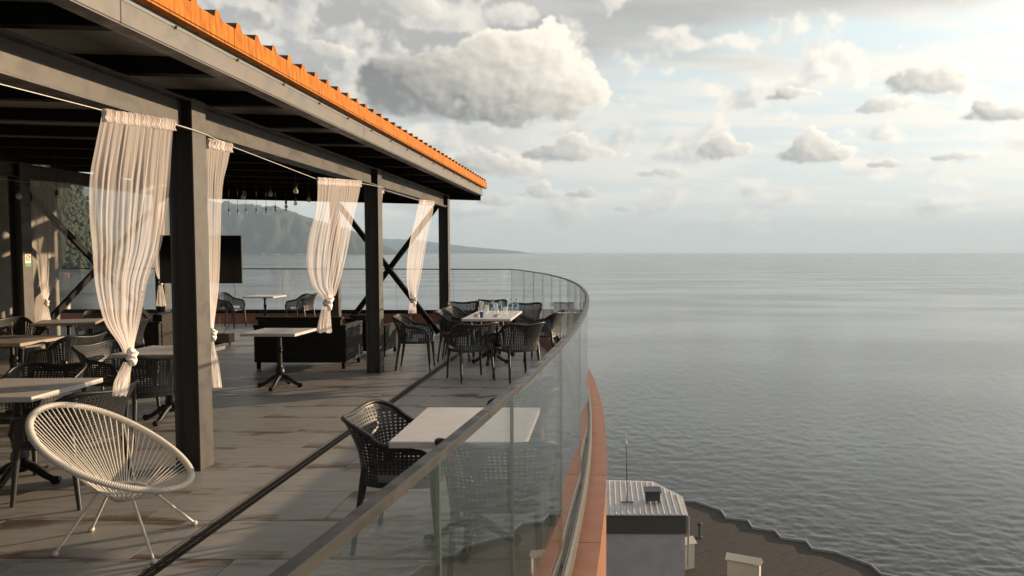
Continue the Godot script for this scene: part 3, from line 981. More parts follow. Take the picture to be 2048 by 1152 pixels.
func make_pavilion() -> void:
	var pv := thing("pavilion", "open dark grey steel pavilion with orange edged roof over the terrace", "pavilion")
	var mb: MB
	for z: float in COL_Z:
		mb = MB.new()
		h_column(mb, Vector3(-3.36, 0, z - 0.1), 3.0)
		part("column", mb.done(), M.steel_paint, pv)
	for z: float in [-1.05, -6.5, -11.6, -15.33]:
		mb = MB.new()
		h_column(mb, Vector3(-9.37, 0, z - 0.1), 3.2)
		part("column", mb.done(), M.steel_paint, pv)
	mb = MB.new()
	mb.box(Vector3(-5.68, 1.45, -15.43), Vector3(0.16, 2.9, 0.16), 0.004)
	part("column", mb.done(), M.steel_paint, pv)
	var ends := [4.0, -1.05, -1.25, -5.81, -6.01, -10.57, -10.77, -15.33]
	for i in range(0, 8, 2):
		mb = MB.new()
		i_beam(mb, Vector3(-3.36, 2.745, ends[i]), Vector3(-3.36, 2.745, ends[i + 1]), 0.196, 0.245)
		part("edge_beam", mb.done(), M.steel_paint, pv)
	mb = MB.new()
	i_beam(mb, Vector3(-9.37, 2.97, 4.0), Vector3(-9.37, 2.97, -15.33), 0.18, 0.22)
	part("edge_beam", mb.done(), M.steel_paint, pv)
	mb = MB.new()
	i_beam(mb, Vector3(-3.46, 2.80, -15.43), Vector3(-9.3, 2.93, -15.43), 0.16, 0.2)
	part("rear_beam", mb.done(), M.black_steel, pv)
	# joists and the boards between them
	var z := 3.58
	var first := true
	while z > -15.95:
		mb = MB.new()
		mb.bar(Vector3(-2.70, roof_y(-2.70) + 0.09, z), Vector3(-9.75, roof_y(-9.75) + 0.09, z), 0.10, 0.12, 0.003)
		part("joist", mb.done(), M.black_steel, pv)
		mb = MB.new()
		var zm := z - 0.55
		mb.bar(Vector3(-2.67, roof_y(-2.67) + 0.162, zm), Vector3(-9.75, roof_y(-9.75) + 0.162, zm), 1.094, 0.02)
		if z - 1.1 > -15.95:
			part("ceiling_board", mb.done(), M.ceiling_board, pv)
		z -= 1.1
		first = false
	mb = MB.new()
	mb.bar(Vector3(-3.36, 2.9985, 4.0), Vector3(-3.36, 2.9985, -15.3), 0.12, 0.014)
	part("packing_strip", mb.done(), M.black_steel, pv)
	# fascia, flashing strip and gutter clips
	for k in 5:
		var za := 4.0 - k * 4.0
		var zb := maxf(za - 3.997, -15.88)
		mb = MB.new()
		mb.box(Vector3(-2.64, 3.085, (za + zb) / 2.0), Vector3(0.05, 0.125, za - zb), 0.004)
		mb.box(Vector3(-2.68, 3.018, (za + zb) / 2.0), Vector3(0.12, 0.008, za - zb), 0.001)
		part("fascia", mb.done(), M.fascia_grey, pv)
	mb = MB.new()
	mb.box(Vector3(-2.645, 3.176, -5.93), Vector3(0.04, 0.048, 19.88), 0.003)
	part("flashing_strip", mb.done(), M.flashing_sky_tint, pv)
	mb = MB.new()
	mb.box(Vector3(-2.60, 3.2035, -5.93), Vector3(0.10, 0.006, 19.88), 0.001)
	part("drip_strip", mb.done(), M.black_steel, pv)
	for k in 20:
		mb = MB.new()
		mb.tube([Vector3(-2.612, 3.150, -1.5 - k * 0.75), Vector3(-2.598, 3.146, -1.5 - k * 0.75)], [0.012, 0.008], 8)
		part("fixing", mb.done(), M.drain_edge, pv)
	mb = MB.new()
	mb.bar(Vector3(-2.66, roof_y(-2.66) + 0.04, -15.9), Vector3(-9.75, roof_y(-9.75) + 0.06, -15.9), 0.04, 0.24, 0.003)
	part("end_fascia", mb.done(), M.black_steel, pv)
	# roof sheets with raised ribs, and the orange edge that closes their ends
	rng.seed = 31
	for k in 18:
		var z1 := 3.7 - k * 1.1
		var z0 := z1 - 1.096
		var line := []
		var top := []
		for rib in 4:
			var c := z1 - 0.055 - rib * 0.275
			for q: Vector2 in [Vector2(0.035, 0.0), Vector2(0.018, 0.05), Vector2(-0.018, 0.05), Vector2(-0.06, 0.0)]:
				line.append(Vector2(c + q.x, q.y))
		line.push_front(Vector2(z1, 0.0))
		line.append(Vector2(z0, 0.0))
		mb = MB.new()
		for i in line.size() - 1:
			var p: Vector2 = line[i]
			var q: Vector2 = line[i + 1]
			var a := Vector3(-2.563, 3.325 + p.y, p.x)
			var b := Vector3(-2.563, 3.325 + q.y, q.x)
			var off := Vector3(-7.2, 0.19, 0)
			mb.face(a, b, b + off, a + off, Vector3.UP)
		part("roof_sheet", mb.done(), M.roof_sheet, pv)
		mb = MB.new()
		var dx := rng.randf_range(-0.002, 0.002)
		for i in line.size() - 1:
			var p: Vector2 = line[i]
			var q: Vector2 = line[i + 1]
			var x := -2.553 + dx
			mb.face(Vector3(x, 3.19, p.x), Vector3(x, 3.19, q.x), Vector3(x, 3.328 + q.y, q.x), Vector3(x, 3.328 + p.y, p.x), Vector3.RIGHT)
			mb.face(Vector3(x - 0.006, 3.19, p.x), Vector3(x - 0.006, 3.19, q.x), Vector3(x - 0.006, 3.328 + q.y, q.x), Vector3(x - 0.006, 3.328 + p.y, p.x), Vector3.LEFT)
			mb.face(Vector3(x, 3.328 + p.y, p.x), Vector3(x, 3.328 + q.y, q.x), Vector3(x - 0.006, 3.328 + q.y, q.x), Vector3(x - 0.006, 3.328 + p.y, p.x), Vector3.UP)
		mb.box(Vector3(-2.585 + dx, 3.1875, (z0 + z1) / 2.0), Vector3(0.07, 0.004, z1 - z0))
		part("edge_trim", mb.done(), M.orange_metal, pv)
	# cross braces
	for q in [[Vector3(-5.6, 2.80, -15.43), Vector3(-3.5, 0.06, -15.43)], [Vector3(-3.5, 2.80, -15.47), Vector3(-5.6, 0.06, -15.47)], [Vector3(-9.4, 2.72, -11.95), Vector3(-9.4, 0.25, -15.2)], [Vector3(-9.44, 0.35, -11.95), Vector3(-9.44, 2.62, -15.2)]]:
		mb = MB.new()
		mb.bar(q[0], q[1], 0.10 if q[0].x > -9.0 else 0.06, 0.10, 0.004)
		part("brace", mb.done(), M.black_steel, pv)
	# side wall behind the left-hand columns
	mb = MB.new()
	mb.box(Vector3(-10.1, 1.6, -4.66), Vector3(0.2, 3.2, 17.34), 0.003)
	var wl := thing("side_wall", "plain taupe side wall behind the left row of columns", "wall")
	part("wall_face", mb.done(), M.wall_paint, wl)

func make_shade_wall() -> void:
	# unseen dark wall added behind the camera to keep the column fronts dark
	var h := thing("shade_wall", "unseen dark wall added behind the camera to shade the pavilion", "wall")
	var mb := MB.new()
	mb.box(Vector3(-6.4, 5.7, 4.4), Vector3(15.0, 12.0, 0.5), 0.01)
	part("wall_face", mb.done(), M.shade_wall, h)

# ------------------------------------------------------------------ curtains
# rows: [y, z] of the left edge and [y, z] of the right edge, from the wire down to the knot; then the tail
func curtain(label: String, x: float, rows: Array, tail: Array, folds: float, sd: int, amp := 0.035) -> void:
	var top: Array = rows[0]
	var o := thing("sheer_curtain", label, "curtain", Vector3(x, 0, (top[1] + top[3]) / 2.0), 0.0, "sheer curtains tied in knots")
	var org := Vector3(x, 0, (top[1] + top[3]) / 2.0)
	var nz := noise(1.0, 3, sd)
	var cols := int(folds * 12.0)
	var at := func(list: Array, f: float, s: float) -> Vector3:
		var k := mini(int(f), list.size() - 2)
		var t := f - k
		var a: Array = list[k]
		var b: Array = list[k + 1]
		var p0: Array = list[maxi(k - 1, 0)]
		var p3: Array = list[mini(k + 2, list.size() - 1)]
		var c := []
		for q in 4:
			c.append(cubic_interpolate(a[q], b[q], p0[q], p3[q], t))
		return Vector3(0, lerpf(c[0], c[2], s), lerpf(c[1], c[3], s))
	var build := func(list: Array, knot_end: bool, fold_amp: float, ph: float, flare: bool) -> MB:
		var grid := []
		var steps := (list.size() - 1) * 5
		for i in steps + 1:
			var f := i * (list.size() - 1.0) / steps
			var t := float(i) / steps
			var line := []
			for j in cols + 1:
				var s := float(j) / cols
				# gathers drift sideways on the way down
				var sw := s + 0.03 * nz.get_noise_2d(s * 2.2, t * 1.1 + ph) * sin(s * PI)
				var p: Vector3 = at.call(list, f, clampf(sw, 0.0, 1.0))
				var width: float = absf((at.call(list, f, 1.0) as Vector3).z - (at.call(list, f, 0.0) as Vector3).z)
				var a := fold_amp * (0.45 + 0.55 * smoothstep(0.0, 0.3, t)) * clampf(width / 0.45, 0.35, 1.0)
				if flare:
					a = fold_amp * (0.25 + 0.75 * t)
				var wave := sin(s * folds * TAU + 4.2 * nz.get_noise_2d(s * 4.0 + 7.0, t * 0.5)) + 0.45 * sin(s * folds * 2.3 * TAU + 1.0 + t * 0.7)
				# the gathered cloth is round, not flat, near the knot
				var bulge := 0.12 * width * sin(s * PI) * (smoothstep(0.75, 1.0, t) if not flare else 0.6)
				p.x += a * wave * (0.55 + 0.9 * nz.get_noise_2d(s * 5.0, t * 0.7)) + bulge
				p.z += 0.012 * cos(s * folds * TAU * 1.7) * t
				if flare:
					p.y += 0.02 * nz.get_noise_2d(s * 7.0, 4.0) * t
				line.append(Vector3(p.x, p.y, p.z - org.z))
			grid.append(line)
		var mb := MB.new()
		mb.sheet(grid, false, false)
		return mb
	part("drape", build.call(rows, true, amp, 0.0, false).done(), M.voile, o)
	# heading: ruched tape with a frill over the wire
	var grid := []
	for i in 5:
		var line := []
		for j in cols * 2 + 1:
			var s := float(j) / (cols * 2)
			var p: Vector3 = at.call(rows, 0.0, s)
			var fr := sin(s * folds * TAU * 2.2) + 0.7 * nz.get_noise_2d(s * 40.0, 8.0)
			var up := [0.035, 0.018, 0.0, -0.022, -0.05][i] as float
			line.append(Vector3((0.012 + 0.012 * absf(sin(i * 1.1))) * fr, p.y + up + 0.006 * nz.get_noise_2d(s * 60.0, 2.0) * (1.0 if i == 0 else 0.0), p.z - org.z))
		grid.append(line)
	var hb := MB.new()
	hb.sheet(grid, false, false)
	part("heading", hb.done(), M.voile_thick, o)
	# knot
	var k0: Array = rows[rows.size() - 1]
	var t0: Array = tail[0]
	var kc := Vector3(0.02, (k0[0] + t0[0]) / 2.0, (k0[1] + k0[3]) / 2.0 - org.z)
	var kr := clampf(absf(k0[1] - k0[3]) * 0.5, 0.04, 0.07)
	var kg := []
	for i in 19:
		var line := []
		var th := PI * i / 18.0
		for j in 28:
			var phv := TAU * j / 28.0
			var d := Vector3(sin(th) * cos(phv), cos(th), sin(th) * sin(phv))
			var g := 0.95 + 0.20 * sin(phv * 1.0 + d.y * 5.5) + 0.10 * sin(phv * 3.0 - d.y * 9.0) + 0.16 * nz.get_noise_3d(d.x * 2.0, d.y * 2.0, d.z * 2.0)
			line.append(kc + Vector3(0.12 * d.y, 0, 0.18 * d.y) * kr + d * Vector3(0.78, 1.3, 0.82) * kr * g)
		kg.append(line)
	var kb := MB.new()
	kb.sheet(kg, true, true)
	part("knot", kb.done(), M.voile_thick, o)
	part("tail", build.call(tail, false, 0.014, 5.0, true).done(), M.voile, o)

func make_curtains() -> void:
	curtain("wide double sheer curtain knotted low, filling the bay before the first column", -3.22, [[2.667, -4.713, 2.737, -5.486], [2.446, -4.643, 2.519, -5.444], [2.273, -4.595, 2.341, -5.417], [2.105, -4.579, 2.164, -5.383], [1.949, -4.577, 1.977, -5.332], [1.791, -4.587, 1.794, -5.27], [1.601, -4.597, 1.581, -5.133], [1.44, -4.635, 1.408, -5.074], [1.306, -4.69, 1.273, -5.019], [1.177, -4.806, 1.158, -4.96], [1.099, -4.858, 1.087, -4.946]], [[1.04, -4.845, 1.026, -4.938], [0.977, -4.797, 0.958, -4.914], [0.919, -4.749, 0.893, -4.89], [0.839, -4.731, 0.816, -4.85]], 13.0, 41, 0.016)
	curtain("narrow sheer curtain hanging close behind the first column", -3.3, [[2.693, -6.095, 2.713, -6.489], [2.503, -6.073, 2.545, -6.421], [2.337, -6.065, 2.363, -6.345], [2.005, -6.05, 2.014, -6.296], [1.548, -6.03, 1.54, -6.242], [1.34, -6.02, 1.327, -6.192], [1.194, -6.03, 1.182, -6.138], [1.109, -6.04, 1.099, -6.118]], [[1.068, -6.04, 1.056, -6.124], [0.963, -6.03, 0.946, -6.151], [0.794, -6.03, 0.766, -6.199], [0.642, -6.05, 0.608, -6.233]], 7.0, 42, 0.013)
	curtain("billowing see-through curtain knotted above the sofa, before the second column", -3.22, [[2.59, -8.233, 2.70, -9.715], [2.367, -8.196, 2.468, -9.586], [2.195, -8.118, 2.264, -9.443], [2.024, -7.999, 2.066, -9.322], [1.804, -7.909, 1.809, -9.182], [1.586, -7.913, 1.56, -9.012], [1.417, -8.028, 1.381, -8.85], [1.308, -8.193, 1.278, -8.713], [1.242, -8.337, 1.228, -8.551]], [[1.158, -8.303, 1.14, -8.547], [1.066, -8.24, 1.038, -8.558], [0.957, -8.177, 0.918, -8.569], [0.876, -8.145, 0.829, -8.565]], 14.0, 43, 0.016)
	curtain("sliver of sheer curtain hanging behind the second column", -3.36, [[2.711, -10.83, 2.733, -11.178], [2.552, -10.81, 2.577, -11.094], [2.251, -10.80, 2.267, -10.955], [1.886, -10.79, 1.889, -10.87], [1.381, -10.79, 1.373, -10.86], [1.162, -10.79, 1.154, -10.85]], [[1.106, -10.79, 1.094, -10.86], [1.008, -10.79, 0.987, -10.87], [0.894, -10.79, 0.867, -10.88]], 5.0, 44, 0.01)
	curtain("slim twisted sheer curtain before the third column, by the dining table", -3.24, [[2.68, -12.847, 2.73, -13.99], [2.427, -12.598, 2.493, -13.857], [2.074, -12.257, 2.105, -13.524], [1.737, -12.024, 1.734, -13.205], [1.407, -11.979, 1.378, -12.936], [1.111, -12.091, 1.079, -12.679], [0.995, -12.212, 0.976, -12.505]], [[0.932, -12.146, 0.907, -12.502], [0.853, -12.08, 0.816, -12.566], [0.761, -12.076, 0.717, -12.596]], 9.0, 45, 0.014)
	curtain("half shaded sheer curtain knotted beside the wall sign", -9.2, [[2.89, -11.734, 2.93, -12.593], [2.453, -11.755, 2.5, -12.56], [1.97, -11.795, 1.982, -12.478], [1.564, -11.818, 1.554, -12.366], [1.236, -11.856, 1.22, -12.203], [1.053, -11.89, 1.045, -12.029], [0.986, -11.908, 0.981, -11.994]], [[0.889, -11.882, 0.881, -12.0], [0.785, -11.846, 0.77, -12.028], [0.664, -11.819, 0.642, -12.055]], 10.0, 46, 0.014)
	curtain("sheer curtain at the far left corner, half hidden by the television", -9.2, [[2.923, -15.1, 2.94, -15.30], [2.545, -15.05, 2.575, -15.28], [2.128, -14.953, 2.142, -15.27], [1.717, -14.851, 1.716, -15.2], [1.357, -14.934, 1.35, -15.12], [1.22, -15.012, 1.216, -15.115]], [[1.096, -15.007, 1.09, -15.143], [0.892, -14.947, 0.877, -15.203], [0.667, -14.903, 0.641, -15.262]], 7.0, 47, 0.014)
	# wires
	var runs := [[[Vector3(-3.235, 2.72, 2.0), Vector3(-3.22, 2.66, -3.2), Vector3(-3.22, 2.69, -4.71), Vector3(-3.22, 2.74, -5.49), Vector3(-3.235, 2.745, -5.8), Vector3(-3.252, 2.74, -6.02), Vector3(-3.30, 2.72, -6.49), Vector3(-3.24, 2.61, -8.23), Vector3(-3.22, 2.70, -9.72), Vector3(-3.254, 2.735, -10.58), Vector3(-3.254, 2.74, -10.79), Vector3(-3.34, 2.735, -11.18), Vector3(-3.24, 2.70, -12.85), Vector3(-3.24, 2.735, -13.99), Vector3(-3.30, 2.735, -15.32)], "thin white curtain wire strung along the sea side columns"], [[Vector3(-9.26, 2.9, 2.0), Vector3(-9.2, 2.89, -11.7), Vector3(-9.2, 2.94, -12.6), Vector3(-9.2, 2.92, -15.1), Vector3(-9.26, 2.96, -15.4)], "thin white curtain wire strung along the left row of columns"]]
	for q in runs:
		var o := thing("curtain_wire", q[1], "wire", q[0][0])
		var ps := []
		for p: Vector3 in q[0]:
			ps.append(p - q[0][0])
		var mb := MB.new()
		mb.tube(ps, [0.0028], 6)
		part("strand", mb.done(), M.wire, o)

# ------------------------------------------------------------------ furniture
func catmull(pts: Array, n_out: int) -> Array:
	# even steps along a smooth curve through plan points
	var fine := []
	for i in pts.size() - 1:
		var p0: Vector2 = pts[maxi(i - 1, 0)]
		var p3: Vector2 = pts[mini(i + 2, pts.size() - 1)]
		for k in 12:
			fine.append((pts[i] as Vector2).cubic_interpolate(pts[i + 1], p0, p3, k / 12.0))
	fine.append(pts[pts.size() - 1])
	var total := 0.0
	var acc := [0.0]
	for i in fine.size() - 1:
		total += (fine[i + 1] as Vector2).distance_to(fine[i])
		acc.append(total)
	var out := []
	var k := 0
	for i in n_out + 1:
		var d := total * i / n_out
		while k < fine.size() - 2 and acc[k + 1] < d:
			k += 1
		out.append((fine[k] as Vector2).lerp(fine[k + 1], clampf((d - acc[k]) / maxf(acc[k + 1] - acc[k], 0.0001), 0.0, 1.0)))
	return out

func make_chair(label: String, at: Vector3, turn: float) -> Node3D:
	var o := thing("armchair", label, "chair", at, turn, "black perforated plastic armchairs")
	var cols := 54
	var plan := catmull([Vector2(-0.262, -0.235), Vector2(-0.288, -0.12), Vector2(-0.287, 0.03), Vector2(-0.262, 0.15), Vector2(-0.20, 0.215), Vector2(-0.10, 0.242), Vector2(0, 0.248), Vector2(0.10, 0.242), Vector2(0.20, 0.215), Vector2(0.262, 0.15), Vector2(0.287, 0.03), Vector2(0.288, -0.12), Vector2(0.262, -0.235)], cols)
	var top := []
	var lean := []
	for i in cols + 1:
		var t := absf(i * 2.0 / cols - 1.0)
		var h := lerpf(0.80 - 0.012 * cos(t / 0.36 * PI), 0.668, smoothstep(0.30, 0.62, t))
		h -= 0.035 * smoothstep(0.62, 0.93, t) + 0.12 * pow(smoothstep(0.88, 1.0, t), 2.0)
		top.append(h)
		lean.append(lerpf(0.25, 0.07, smoothstep(0.30, 0.66, t)))
	var nrm := []
	for i in cols + 1:
		var d: Vector2 = plan[mini(i + 1, cols)] - plan[maxi(i - 1, 0)]
		nrm.append(Vector2(d.y, -d.x).normalized() * -1.0)
	var base := 0.415
	var pt := func(i: float, y: float) -> Vector3:
		var a := int(minf(i, cols - 1))
		var f := i - a
		var p: Vector2 = (plan[a] as Vector2).lerp(plan[a + 1], f)
		var q: Vector2 = (nrm[a] as Vector2).lerp(nrm[a + 1], f)
		var le := lerpf(lean[a], lean[a + 1], f)
		var k := (y - base)
		p += q * (k * le - 0.03 * sin(clampf(k / 0.38, 0.0, 1.0) * PI) * float(le > 0.15))
		return Vector3(p.x, y, p.y)
	var pitch := 0.0205
	var mb := MB.new()
	for i in cols:
		var t := absf((i + 0.5) * 2.0 / cols - 1.0)
		var h0: float = minf(top[i], top[i + 1])
		var y := base
		var gap := t > 0.50 and t < 0.76
		while y + pitch < h0 - 0.014:
			if gap and y < 0.492 and y > 0.43:
				y += pitch
				continue
			var a: Vector3 = pt.call(float(i), y)
			var b: Vector3 = pt.call(i + 1.0, y)
			var c: Vector3 = pt.call(i + 1.0, y + pitch)
			var d: Vector3 = pt.call(float(i), y + pitch)
			var solid := y < base + 0.02
			var k := (c - a).cross(b - a).normalized()
			if k.dot(Vector3(a.x, 0, a.z)) < 0.0:
				k = -k
			for sgn: float in [-1.0, 1.0]:
				var of := k * (0.0025 * sgn)
				if solid:
					mb.face(a + of, b + of, c + of, d + of, k * sgn)
				else:
					var m := (a + b + c + d) / 4.0
					var e := []
					for q in [[a, b], [b, c], [c, d], [d, a]]:
						e.append(m.lerp((q[0] + q[1]) / 2.0, 0.72) + of)
					var cs := [a + of, b + of, c + of, d + of]
					for q in 4:
						mb.ftri(cs[q], cs[(q + 1) % 4], e[q], k * sgn)
						mb.ftri(cs[(q + 1) % 4], e[(q + 1) % 4], e[q], k * sgn)
			y += pitch
		var a2: Vector3 = pt.call(float(i), y)
		var b2: Vector3 = pt.call(i + 1.0, y)
		var c2: Vector3 = pt.call(i + 1.0, maxf(top[i + 1], y))
		var d2: Vector3 = pt.call(float(i), maxf(top[i], y))
		mb.face(a2, b2, c2, d2, Vector3(a2.x, 0, a2.z))
	part("perforated_shell", mb.done(), M.resin, o)
	# rolled edge round the back and arms
	var path := []
	path.append(Vector3(-0.232, 0.415, -0.225))
	for i in cols + 1:
		path.append(pt.call(float(i), top[i]))
	path.append(Vector3(0.232, 0.415, -0.225))
	mb = MB.new()
	mb.tube(path, [0.0135], 7)
	part("rim", mb.done(), M.resin, o)
	# seat
	var rows := []
	for i in 13:
		var line := []
		var r := i / 12.0
		for j in 28:
			var an := TAU * j / 28.0
			var ca := cos(an)
			var sa := sin(an)
			var rad := pow(pow(absf(ca), 4.0) + pow(absf(sa), 4.0), -0.25)
			var y := 0.446 - 0.018 * (1.0 - r * r)
			if i == 12:
				y -= 0.012
			line.append(Vector3(ca * rad * 0.243 * r, y, sa * rad * 0.236 * r - 0.012))
		rows.append(line)
	mb = MB.new()
	mb.sheet(rows, true, false)
	if mb.n[200].y < 0.0:
		mb = MB.new()
		mb.sheet(rows, true, true)
	for j in 28:
		var a: Vector3 = rows[12][j]
		var b: Vector3 = rows[12][(j + 1) % 28]
		var dn := Vector3.DOWN * 0.028
		mb.face(a, b, b + dn, a + dn, Vector3(a.x, 0, a.z))
		mb.ftri(a + dn, b + dn, Vector3(0, 0.40, 0), Vector3.DOWN)
	part("seat", mb.done(), M.resin, o)
	for q in [[Vector3(-0.232, 0.43, -0.222), Vector3(-0.258, 0.0, -0.252)], [Vector3(0.232, 0.43, -0.222), Vector3(0.258, 0.0, -0.252)], [Vector3(-0.218, 0.52, 0.185), Vector3(-0.243, 0.0, 0.262)], [Vector3(0.218, 0.52, 0.185), Vector3(0.243, 0.0, 0.262)]]:
		mb = MB.new()
		var p0: Vector3 = q[0]
		var p1: Vector3 = q[1]
		mb.tube([p0, p0.lerp(p1, 0.18), p0.lerp(p1, 0.5), p1], [0.027, 0.024, 0.019, 0.0145], 8)
		part("leg", mb.done(), M.resin, o)
	return o

func make_table(label: String, at: Vector3, turn: float, w: float, d: float, wood: bool) -> Node3D:  # wood picks the top tinted brown for sun and reflection
	var o := thing("cafe_table", label, "table", at, turn, "square tables on cast iron pedestals")
	var mb := MB.new()
	mb.box(Vector3(0, 0.731, 0), Vector3(w, 0.038, d), 0.004)
	part("table_top", mb.done(), M.table_top_sun_brown if wood else M.table_top, o)
	mb = MB.new()
	mb.box(Vector3(0, 0.704, 0), Vector3(0.36, 0.014, 0.05), 0.003)
	mb.box(Vector3(0, 0.7045, 0), Vector3(0.05, 0.013, 0.36), 0.003)
	part("top_bracket", mb.done(), M.cast_iron, o)
	mb = MB.new()
	mb.lathe([Vector2(0.0, 0.10), Vector2(0.048, 0.10), Vector2(0.055, 0.125), Vector2(0.045, 0.15), Vector2(0.04, 0.17), Vector2(0.052, 0.185), Vector2(0.058, 0.21), Vector2(0.052, 0.245), Vector2(0.036, 0.275), Vector2(0.028, 0.30), Vector2(0.026, 0.46), Vector2(0.031, 0.475), Vector2(0.037, 0.49), Vector2(0.031, 0.505), Vector2(0.038, 0.52), Vector2(0.027, 0.54), Vector2(0.025, 0.66), Vector2(0.036, 0.675), Vector2(0.04, 0.698), Vector2(0.0, 0.698)], Vector3.ZERO, 18)
	part("pedestal", mb.done(), M.cast_iron, o)
	for k in 4:
		var r := Basis(Vector3.UP, PI / 2.0 * k)
		mb = MB.new()
		var ps := []
		for q: Vector2 in [Vector2(0.03, 0.15), Vector2(0.085, 0.135), Vector2(0.14, 0.10), Vector2(0.19, 0.062), Vector2(0.235, 0.040), Vector2(0.27, 0.033), Vector2(0.295, 0.042)]:
			ps.append(r * Vector3(q.x, q.y, 0))
		mb.tube(ps, [0.034, 0.031, 0.027, 0.024, 0.023, 0.027, 0.02], 8)
		mb.tube([r * Vector3(0.262, 0.027, -0.024), r * Vector3(0.262, 0.027, 0.024)], [0.027], 10)
		mb.tube([r * Vector3(0.272, 0.0, 0), r * Vector3(0.272, 0.02, 0)], [0.016], 8)
		part("foot", mb.done(), M.cast_iron, o)
	return o

func make_tables() -> void:
	make_table("white square table standing against the glass balustrade", Vector3(-0.79, 0, -4.345), 0.0, 0.75, 0.88, false)
	make_table("bare white square table on its own in front of the black sofa", Vector3(-4.24, 0, -9.48), 0.0, 0.70, 0.70, false)
	make_table("small table for two between two chairs at the far glass", Vector3(-8.0, 0, -17.15), 0.0, 0.72, 0.72, false)
	make_table("near half of the dining table set with bottles and glasses", Vector3(-1.81, 0, -11.62), 0.0, 0.77, 0.80, false)
	make_table("far half of the dining table set with bottles and glasses", Vector3(-1.812, 0, -12.43), 0.0, 0.77, 0.80, false)
	make_table("pale table striped by shadows beside the white string chair", Vector3(-4.46, 0, -5.48), 0.05, 0.78, 0.80, false)
	make_table("brown toned table near the left wall with a bright front edge", Vector3(-6.96, 0, -8.5), 0.03, 0.80, 0.80, true)
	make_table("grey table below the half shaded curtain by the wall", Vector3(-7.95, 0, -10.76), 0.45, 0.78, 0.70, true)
	make_table("table just behind the first column, chairs pushed in", Vector3(-4.56, 0, -7.6), 0.0, 0.80, 0.72, false)

func make_chairs() -> void:
	var first := make_chair("black armchair facing the glass at the white table, sunlight on its back", Vector3(-1.2, 0, -4.42), facing(Vector2(1, 0.03)))
	var list := [
		["black armchair pushed under the white table, seen through the balustrade glass", -0.55, -3.98, 0.05, -1.0],
		["black armchair behind the white table, mostly hidden by the handrail", -0.66, -5.32, -1.0, 0.1],
		["black armchair standing apart beside the drain, left of the dining table", -2.87, -11.08, 1.0, -0.1],
		["black armchair at the left side of the near dining table half", -2.43, -11.98, 1.0, -0.05],
		["black armchair at the left side of the far dining table half", -2.45, -12.78, 1.0, 0.1],
		["black armchair at the near end of the dining table, turned away, by the drain", -1.85, -10.14, -0.27, -0.43],
		["black armchair at the near end of the dining table, turned away, by the handrail", -1.2, -10.17, -0.28, -0.43],
		["black armchair between the dining table and the glass balustrade", -0.99, -11.95, -1.0, -0.15],
		["black armchair at the far end of the dining table behind the two bottles", -1.47, -13.72, 0.05, 1.0],
		["black armchair set back from the far end of the dining table", -2.25, -14.6, 0.1, 1.0],
		["black armchair near the third column beyond the dining table", -2.66, -14.0, 0.3, 1.0],
		["black armchair left of the small table at the far glass", -8.82, -17.1, 1.0, 0.05],
		["black armchair right of the small table at the far glass", -7.18, -17.2, -1.0, -0.1],
		["black armchair in the corner by the left wall and its sign", -8.45, -10.45, 1.0, 0.2],
		["black armchair pushed against the brown toned table from the sea side", -6.32, -8.5, -1.0, -0.12],
		["black armchair with sunlit back facing the table behind the first column", -5.1, -7.6, 1.0, 0.12],
		["black armchair seen from behind, half hidden by the first column", -4.33, -7.02, -0.5, -0.6],
		["black armchair across the shadow striped table, facing the string chair", -4.76, -5.96, -0.05, 1.0],
		["black armchair between the white string chair and the shadow striped table", -3.83, -5.2, -1.0, -0.14],
		["black armchair on the sea side of the grey table by the wall", -7.02, -10.5, -1.0, 0.1],
		["black armchair behind the grey table near the left corner", -8.15, -11.75, 0.3, 1.0],
	]
	for q in list:
		copy_of(first, q[0], Vector3(q[1], 0, q[2]), facing(Vector2(q[3], q[4])))

